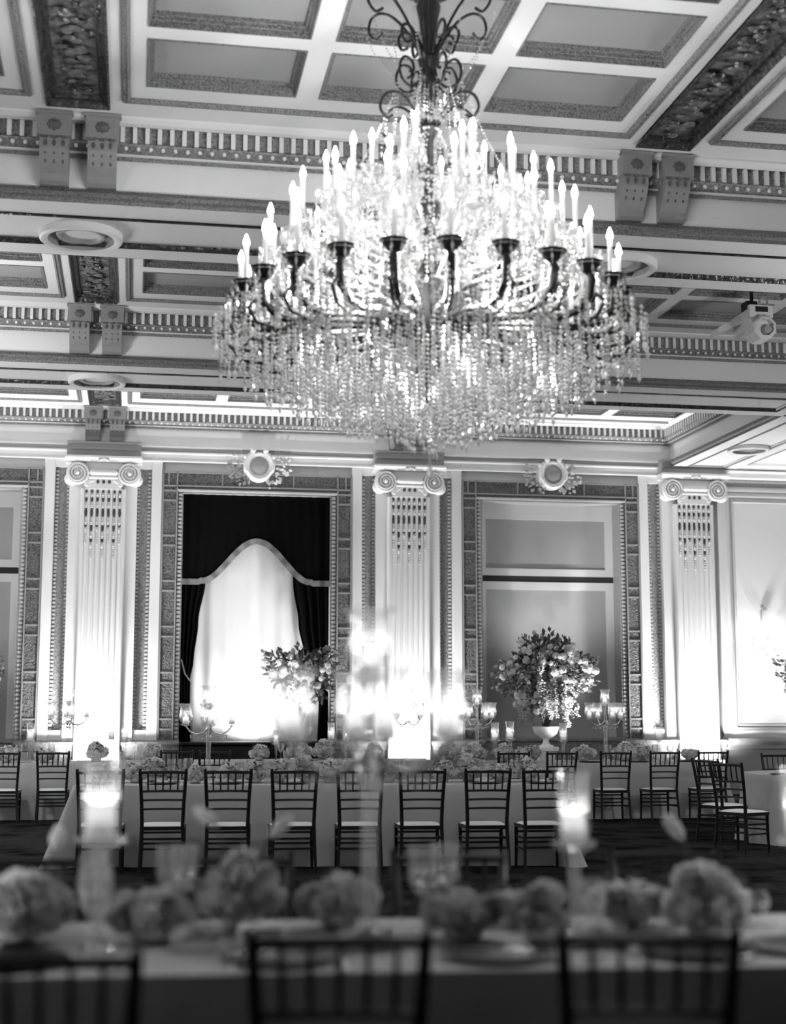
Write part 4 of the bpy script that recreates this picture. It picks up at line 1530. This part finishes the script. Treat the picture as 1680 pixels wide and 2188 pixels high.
NAP = [napkin(1), napkin(2)]
for k, (px, v, lb) in enumerate(((420, .36, 'fanned napkin right of the lower left chair'), (786, .30, 'fanned napkin above the centre foreground chair'), (1285, .30, 'fanned napkin above the right foreground chair'))):
    o = link('folded_napkin', NAP[k % 2], None, T1.spot(px, v, .10, 2010))
    o.scale = (.7, .7, .95)
    o.rotation_euler = (0, 0, RND.uniform(-.3, .3))
    tag(o, lb, 'napkin', 'napkins on the foreground table')
KN = MB().rbox(-.007, .007, -.1, .1, 0, .004, .0015).add([(-.006, .1, .002), (.006, .1, .002), (.009, .18, .002), (0, .21, .002), (-.008, .18, .002)], [(0, 1, 2, 3, 4)]).mesh('table_knife', M['silver'])
for k, (px, v, lb) in enumerate(((246, .12, 'silver knife beside the lower left chair top'), (500, .12, 'silver knife left behind the centre chair top'), (738, .12, 'silver knife right behind the centre chair top'), (1190, .12, 'silver knife between centre and right foreground chairs'), (1370, .12, 'silver knife seen through the right foreground chair'))):
    o = link('table_knife', KN, None, T1.at(px, v, .763, y=2040))
    o.rotation_euler = (0, 0, radians(-5))
    tag(o, lb, 'cutlery', 'cutlery on the foreground table')

# goblets
GOB = [MB().lathe([(.036, 0), (.034, .004), (.006, .012), (.005, .085), (.02, .10), (.036, .125), (.041, .16), (.037, .205), (.036, .205), (.039, .16), (.033, .128), (.004, .108)], 16).mesh('goblet', M['glass']),
       MB().lathe([(.034, 0), (.036, .01), (.040, .05), (.042, .12), (.041, .12), (.037, .02), (.001, .015)], 14).mesh('tumbler', M['etched'])]
BOWLG = MB().lathe([(.006, .09), (.022, .10), (.038, .125), (.043, .165), (.039, .22), (.038, .22), (.041, .165), (.035, .128), (.004, .108)], 20).mesh('bowl', M['glass'])
STEMG = MB().lathe([(.038, 0), (.035, .005), (.007, .012), (.0055, .05), (.0075, .065), (.0055, .08), (.007, .095)], 16, cap=True).mesh('stem', M['glass'])
WATER = MB().lathe([(.004, .112), (.030, .13), (.037, .155), (.001, .156)], 18).mesh('water', M['glass'])
NG, NP = [], []
for k, (px, v, s, lb) in enumerate(((190, .28, 1.15, 'goblet below the leftmost foreground candle'), (200, .80, 1.1, 'goblet behind the leftmost foreground candle'), (366, .80, 1.2, 'goblet left of the tallest foreground flowers, nearer of two'), (392, .93, 1.15, 'goblet left of the tallest foreground flowers, farther of two'),
                                    (905, .70, 1.2, 'goblet right of the large candelabra, left of a pair'), (952, .78, 1.2, 'goblet right of the large candelabra, right of a pair'), (1262, .25, 1.0, 'goblet right of the foot of the right candle'))):
    t = empty('goblet', T1.spot(px, v, .058, 1900))
    NG.append(t)
    t.scale = (s, s, s)
    link('bowl', BOWLG, t)
    link('stem', STEMG, t)
    link('water', WATER, t)

for k, t in enumerate(sorted(NG, key=lambda o: o.location.x / o.location.y)):
    tag(t, 'clear stemmed goblet on the foreground table, %s of seven from the left' % ORD[k], 'glass', 'goblets on the foreground table')
# foreground flowers: column, depth, width, top row in the image, kind
NF = [(40, .56, .32, 1838, 'petald', 'blurred flower cluster at the left edge of the foreground table'),
      (515, .84, .30, 1800, 'petal', 'tallest foreground flower cluster, left of the large candelabra'),
      (325, .55, .28, 1880, 'petald', 'flower cluster just right of the leftmost foreground candle'),
      (672, .60, .28, 1855, 'petal', 'flower cluster directly left of the large candelabra foot'),
      (892, .56, .27, 1885, 'petald', 'flower cluster directly right of the large candelabra foot'),
      (1112, .56, .29, 1885, 'petald', 'flower cluster just left of the right foreground candle'),
      (1345, .56, .32, 1862, 'petalw', 'pale flower cluster just right of the right foreground candle'),
      (1612, .56, .33, 1880, 'petal', 'flower cluster at the right edge of the foreground table'),
      (120, .87, .24, 1848, 'petal', 'flower cluster behind and left of the leftmost foreground candle'),
      (1092, .88, .17, 1862, 'petal', 'flower cluster behind, right of the goblet pair on the foreground table'),
      (1485, .87, .26, 1820, 'petalw', 'pale tall flower cluster near the right of the foreground table'),
      ]
for k, (px, v, w, top, kind, lb) in enumerate(NF):
    p = T1.spot(px, v, w * .54, 1920)
    d = Vector((sin(YAW), cos(YAW), 0)).dot(p)
    zt = EYE - (top - HORIZON) / FPX * d
    NP.append((p.x / p.y, kind, posy(p, w, zt - .76, lb, 'flowers on the foreground table', kind, 100 + k, 6, buds={0: 1, 1: 2, 10: 1}.get(k, 0))))
for k, (_, kind, o) in enumerate(sorted(NP, key=lambda q: q[0])):
    o['label'] = '%s blurred flower cluster on the foreground table, %s of eleven from the left' % ({'petal': 'grey', 'petald': 'darker grey', 'petalw': 'pale'}[kind], ORD[k])

for k, (px, z, rx) in enumerate(((468, 0, 0), (530, 0, 0))):
    pass

bx = MB().rbox(-.065, .065, -.05, .05, 0, .06, .006)
o = bx.build('place_box', M['linenw'])
o.location = T1.spot(556, .46, .085, 1960)
tag(o, 'small pale box below the tallest foreground flowers', 'box')
# middle and far table settings
cnt = 0
for k, (px, Y) in enumerate(row):
    p = T2.spot(px - 4, .22, .172, 1668)
    o = link('charger_plate', CHG, None, p)
    tag(o, 'dark charger plate on the middle table, at the %s chair from left' % ORD[k], 'plate', 'charger plates on the middle table')
    o = link('folded_napkin', NAP[k % 2], None, p + Vector((0, 0, .018)))
    o.scale = (.6, .6, .5)
    o.rotation_euler = (0, 0, RND.uniform(-.6, .6))
    tag(o, 'pale napkin on the middle table, at the %s chair from left' % ORD[k], 'napkin', 'napkins on the middle table')
MID = [(292, .5, .24, .20, 'petal'), (330, .62, .28, .26, 'petal'), (417, .35, .22, .19, 'petal'), (487, .5, .24, .20, 'petalw'), (545, .42, .25, .22, 'petal'), (596, .62, .24, .24, 'petal'), (655, .7, .26, .26, 'petald'), (705, .4, .26, .23, 'petal'), (830, .5, .26, .22, 'petal'), (945, .45, .28, .24, 'petald'), (1000, .6, .28, .28, 'petal'), (1072, .5, .24, .20, 'petal'), (1128, .6, .26, .24, 'petal'), (228, .5, .26, .20, 'petal')]
for k, (px, v, w, h, kind) in enumerate(sorted(MID)):
    posy(T2.spot(px, v, w * .54, 1640), w, h, 'flower posy on the middle table, %s of fourteen from the left' % ORD[k], 'flowers on the middle table', kind, 200 + k, 5)
GM = [(205, .75), (262, .8), (366, .75), (378, .6), (390, .72), (402, .58), (470, .8), (488, .72), (512, .8), (523, .68), (535, .8), (556, .72), (570, .82), (640, .75), (728, .6), (742, .72), (755, .6), (778, .75), (795, .62), (858, .6), (872, .72), (888, .62), (902, .74), (1030, .7), (1042, .8), (1100, .72), (1112, .8), (1150, .7)]
for k, (px, v) in enumerate(sorted(GM)):
    o = link('goblet', GOB[0 if k % 3 else 1], None, T2.spot(px, v, .046, 1640))
    s = RND.uniform(.95, 1.15)
    o.scale = (s, s, s)
    tag(o, 'clear drinking glass on the middle table, %s of twenty-eight from the left' % ORD[k], 'glass', 'glasses on the middle table')
for k, (px, v) in enumerate(((1262, .22), (1365, .22), (1470, .22))):
    tag(link('charger_plate', CHG, None, T3.spot(px, v, .172, 1620)), 'dark charger plate on the far right table, %s from the left' % ORD[k], 'plate', 'charger plates on the far right table')
FARF = [(T5, 'far left table', [(15, .4, .34, .26), (95, .3, .28, .2), (205, .5, .3, .3), (235, .3, .34, .24), (330, .5, .3, .28)]),
        (T4, 'far window table', [(560, .5, .3, .24), (640, .4, .40, .34), (690, .6, .34, .3), (800, .5, .3, .26), (960, .4, .34, .28)]),
        (T3, 'far right table', [(1012, .5, .40, .30), (1060, .5, .34, .26), (1130, .3, .36, .26), (1262, .4, .40, .24), (1335, .5, .36, .30), (1372, .3, .34, .24), (1475, .4, .30, .2)])]
for tb, nm, lst in FARF:
    for k, (px, v, w, h) in enumerate(lst):
        posy(tb.spot(px, v, w * .54, 1600), w, h, 'flower posy on the %s, %s of %s from the left' % (nm, ORD[k], {5: 'five', 7: 'seven'}[len(lst)]), 'flowers on the ' + nm, 'petalw' if px > 1250 else 'petal', 300 + k + int(px), 5)
FARG = [(T5, 'far left table', [(40, .7), (52, .5), (110, .6), (124, .5), (160, .6), (172, .7), (300, .6), (312, .5)]), (T4, 'far window table', [(600, .8), (612, .7), (735, .6), (760, .5), (905, .6), (920, .7)]), (T3, 'far right table', [(1148, .6), (1160, .7), (1300, .3), (1318, .4), (1400, .5), (1418, .3), (1432, .5), (1500, .5)])]
for tb, nm, lst in FARG:
    for k, (px, v) in enumerate(lst):
        o = link('goblet', GOB[k % 2], None, tb.spot(px, v, .048, 1600))
        o.scale = (1.15,) * 3
        tag(o, 'clear drinking glass on the %s, %s of %s from the left' % (nm, ORD[k], {8: 'eight', 6: 'six'}[len(lst)]), 'glass', 'glasses on the ' + nm)
tag(link('charger_plate', CHG, None, (RC.x - .7, RC.y - .35, .762)), 'dark charger plate on the round table at the right edge', 'plate')


# ------------------------------------------------------------------ tall urn arrangements
def arrangement(x, y, zt, cz, rx, rz, label, n_leaf, n_bl, seed, urn_lb, vines=9, lean=.15):
    q = random.Random(seed)
    pd = empty('pedestal', (x, y, 0))
    tag(pd, 'white pedestal under ' + urn_lb, 'pedestal')
    MB().lathe([(.22, 0), (.22, .06), (.17, .1), (.15, .2), (.15, zt - .14), (.18, zt - .08), (.21, zt - .06), (.21, zt)], 24, cap=True).build('column', M['urn'], pd)
    un = empty('urn', (x, y, zt))
    tag(un, 'white footed ' + urn_lb, 'urn', 'white urns')
    MB().lathe([(.12, 0), (.12, .025), (.07, .04), (.045, .09), (.05, .12), (.06, .135)], 20, cap=True).build('foot', M['urn'], un)
    MB().lathe([(.05, .13), (.12, .16), (.185, .22), (.215, .30), (.225, .33), (.20, .335), (.17, .25), (.001, .2)], 24).build('bowl', M['urn'], un)
    t = empty('flower_arrangement', (x, y, zt + .28))
    tag(t, label, 'flowers')
    C = Vector((0, 0, cz - zt - .28))
    stem, lf, ll = MB(), MB(), MB()
    for i in range(n_leaf):
        d = Vector((q.gauss(0, 1), q.gauss(0, 1) * .8, q.gauss(.15, .8))).normalized()
        lob = .72 + .28 * sin(d.x * 5 + seed) * cos(d.z * 4 + 1) + .12 * sin(d.x * 13 + d.z * 9)
        rr = q.uniform(.35, 1.05) ** .6 * lob
        c = C + Vector((d.x * rx * rr, d.y * rx * .7 * rr, d.z * rz * rr))
        L = q.uniform(.06, .12)
        e = (d + Vector((q.uniform(-.6, .6), q.uniform(-.6, .6), q.uniform(-.7, .4)))).normalized()
        w = e.cross(Vector((q.uniform(-1, 1), q.uniform(-1, 1), q.uniform(-1, 1)))).normalized() * L * .3
        m = c + e * L * .5
        (lf if q.random() < .68 else ll).add([c, m + w, c + e * L, m - w], [(0, 1, 2, 3)])
        if i % 14 == 0:
            stem.tube([(0, 0, -.05), tuple(C * .45 + Vector((c.x * .25, c.y * .25, 0))), tuple(c)], .006, 4)
    stem.build('stems', M['stemg'], t)
    lf.build('dark_foliage', M['leaf'], t, False)
    ll.build('light_foliage', M['leafl'], t, False)
    for i in range(n_bl):
        d = Vector((q.gauss(lean, .7), -abs(q.gauss(.7, .5)), q.gauss(-.1, .65))).normalized()
        rr = q.uniform(.45, .88)
        b = link('bloom', BLOOM['petalw', q.randrange(3)], t, C + Vector((d.x * rx * rr, d.y * rx * .6 * rr, d.z * rz * rr)))
        s = q.uniform(.35, .8)
        b.scale = (s, s, s)
    for i in range(vines):
        vn = MB()
        x0, y0 = q.gauss(-.05, .24) * rx, -q.uniform(.25, .6) * rx * .7
        z0, L = C.z - q.uniform(-.1, .35) * rz, q.uniform(.5, .95) * rz
        nn = int(L / .022)
        for k in range(nn):
            f = k / nn
            c = Vector((x0 * (1 + .25 * f) + .02 * sin(k * .7), y0 - .12 * f, z0 - L * f))
            for s in (-1, 1):
                e = Vector((s * q.uniform(.5, 1), q.uniform(-.7, .3), q.uniform(-.5, .3))).normalized()
                l = .075 * (1 - .5 * f)
                w = Vector((0, .4, 1)).cross(e).normalized() * l * .35
                vn.add([c, c + e * l * .5 + w, c + e * l, c + e * l * .5 - w], [(0, 1, 2, 3)])
        vn.build('trailing_spray', M['petalw'] if i % 3 else M['leafl'], t, False)
    return t


arrangement(bear(1166) * 23.6, 23.6, .88, 2.13, 1.02, .80, 'huge tumbling white flower arrangement before the grey niche', 2600, 130, 5, 'urn before the grey niche', 34, .3)
arrangement(bear(640) * 23.9, 23.9, .88, 2.06, .72, .56, 'white flower arrangement at the right of the sheer curtain', 1300, 60, 8, 'urn at the right of the sheer curtain', 10)
arrangement(bear(1733) * 23.9, 23.9, .88, 2.0, .66, .62, 'leafy flower arrangement at the right edge before the aisle wall', 900, 22, 9, 'urn at the right edge before the aisle wall', 3)
arrangement(bear(-70) * 23.9, 23.9, .88, 1.95, .62, .60, 'leafy flower arrangement at the left edge before the niche', 900, 22, 14, 'urn at the left edge before the niche', 3)

# ------------------------------------------------------------------ light
UPL = 430


def lamp(kind, name, loc, energy, **kw):
    l = bpy.data.lights.new(name, kind)
    l.energy = energy
    l.color = (1, 1, 1)
    o = bpy.data.objects.new(name, l)
    COL.objects.link(o)
    o.location = loc
    tgt = kw.pop('target', None)
    for k, v in kw.items():
        setattr(l, k, v)
    if tgt is not None:
        o.rotation_euler = (Vector(tgt) - Vector(loc)).to_track_quat('-Z', 'Y').to_euler()
    return o


for lx in LX:                                            # floor uplights at the foot of the pilasters
    lamp('SPOT', 'uplight', (lx - .10, YF - .78, .30), UPL * (1.5 if lx > 9 else 1), spot_size=radians(128), spot_blend=1.0, shadow_soft_size=.18, target=(lx, YF - .16, 3.6))
lamp('SPOT', 'uplight', (12.75, YF - .8, .3), UPL * .55, spot_size=radians(128), spot_blend=1.0, shadow_soft_size=.06, target=(12.75, YF - .1, 3.4))
for cx in CX:                                            # unseen spots added before each opening to brighten the crests and frieze
    lamp('SPOT', 'uplight', (cx, YF - 2.4, .3), 460, spot_size=radians(66), spot_blend=.9, shadow_soft_size=.15, target=(cx, YF, 5.6))
for x, y in ((-1.25, 4.5), (2.95, 4.25)):                # side fill added outside the frame to brighten the foreground flowers
    lamp('POINT', 'side_fill', (x, y, 1.45), 17, shadow_soft_size=.12)
lamp('SPOT', 'window_uplight', (wx - .1, YF - .16, 1.0), 185, spot_size=radians(150), spot_blend=.9, shadow_soft_size=.08, target=(wx, YF + .5, 3.0))
for k in range(6):                                       # the lamps inside the crystal basket
    a = k / 6 * 2 * pi + .2
    lamp('POINT', 'basket_lamp', (CHX + cos(a) * .62, CHY + sin(a) * .62, 4.18), 25, shadow_soft_size=.06)
for x, y, e in ((-3.3, 16.3, 230), (-3.3, 10.2, 60), (2.0, 5.6, 42), (9.0, 12.3, 185), (-3.3, 22.0, 40)):   # unseen fill lights without fixtures, added to brighten bays and tables
    lamp('POINT', 'fill_lamp', (x, y, 4.1), e, shadow_soft_size=.5)

wd = bpy.data.worlds.new('world')
wd.use_nodes = True
wd.node_tree.nodes['Background'].inputs[0].default_value = g(.004)
SC.world = wd

# ------------------------------------------------------------------ picture
SC.view_settings.view_transform = 'Standard'
SC.view_settings.look = 'None'
SC.view_settings.exposure = 1.0
SC.view_settings.gamma = 1.0
SC.view_settings.use_curve_mapping = False
SC.render.film_transparent = False
cy = SC.cycles
cy.max_bounces = 4
cy.diffuse_bounces = 3
cy.glossy_bounces = 2
cy.transmission_bounces = 3
cy.transparent_max_bounces = 12
cy.use_adaptive_sampling = True
cy.adaptive_threshold = 0.09
cy.adaptive_min_samples = 12
cy.sample_clamp_indirect = 4.0
cy.caustics_reflective = False
cy.caustics_refractive = False
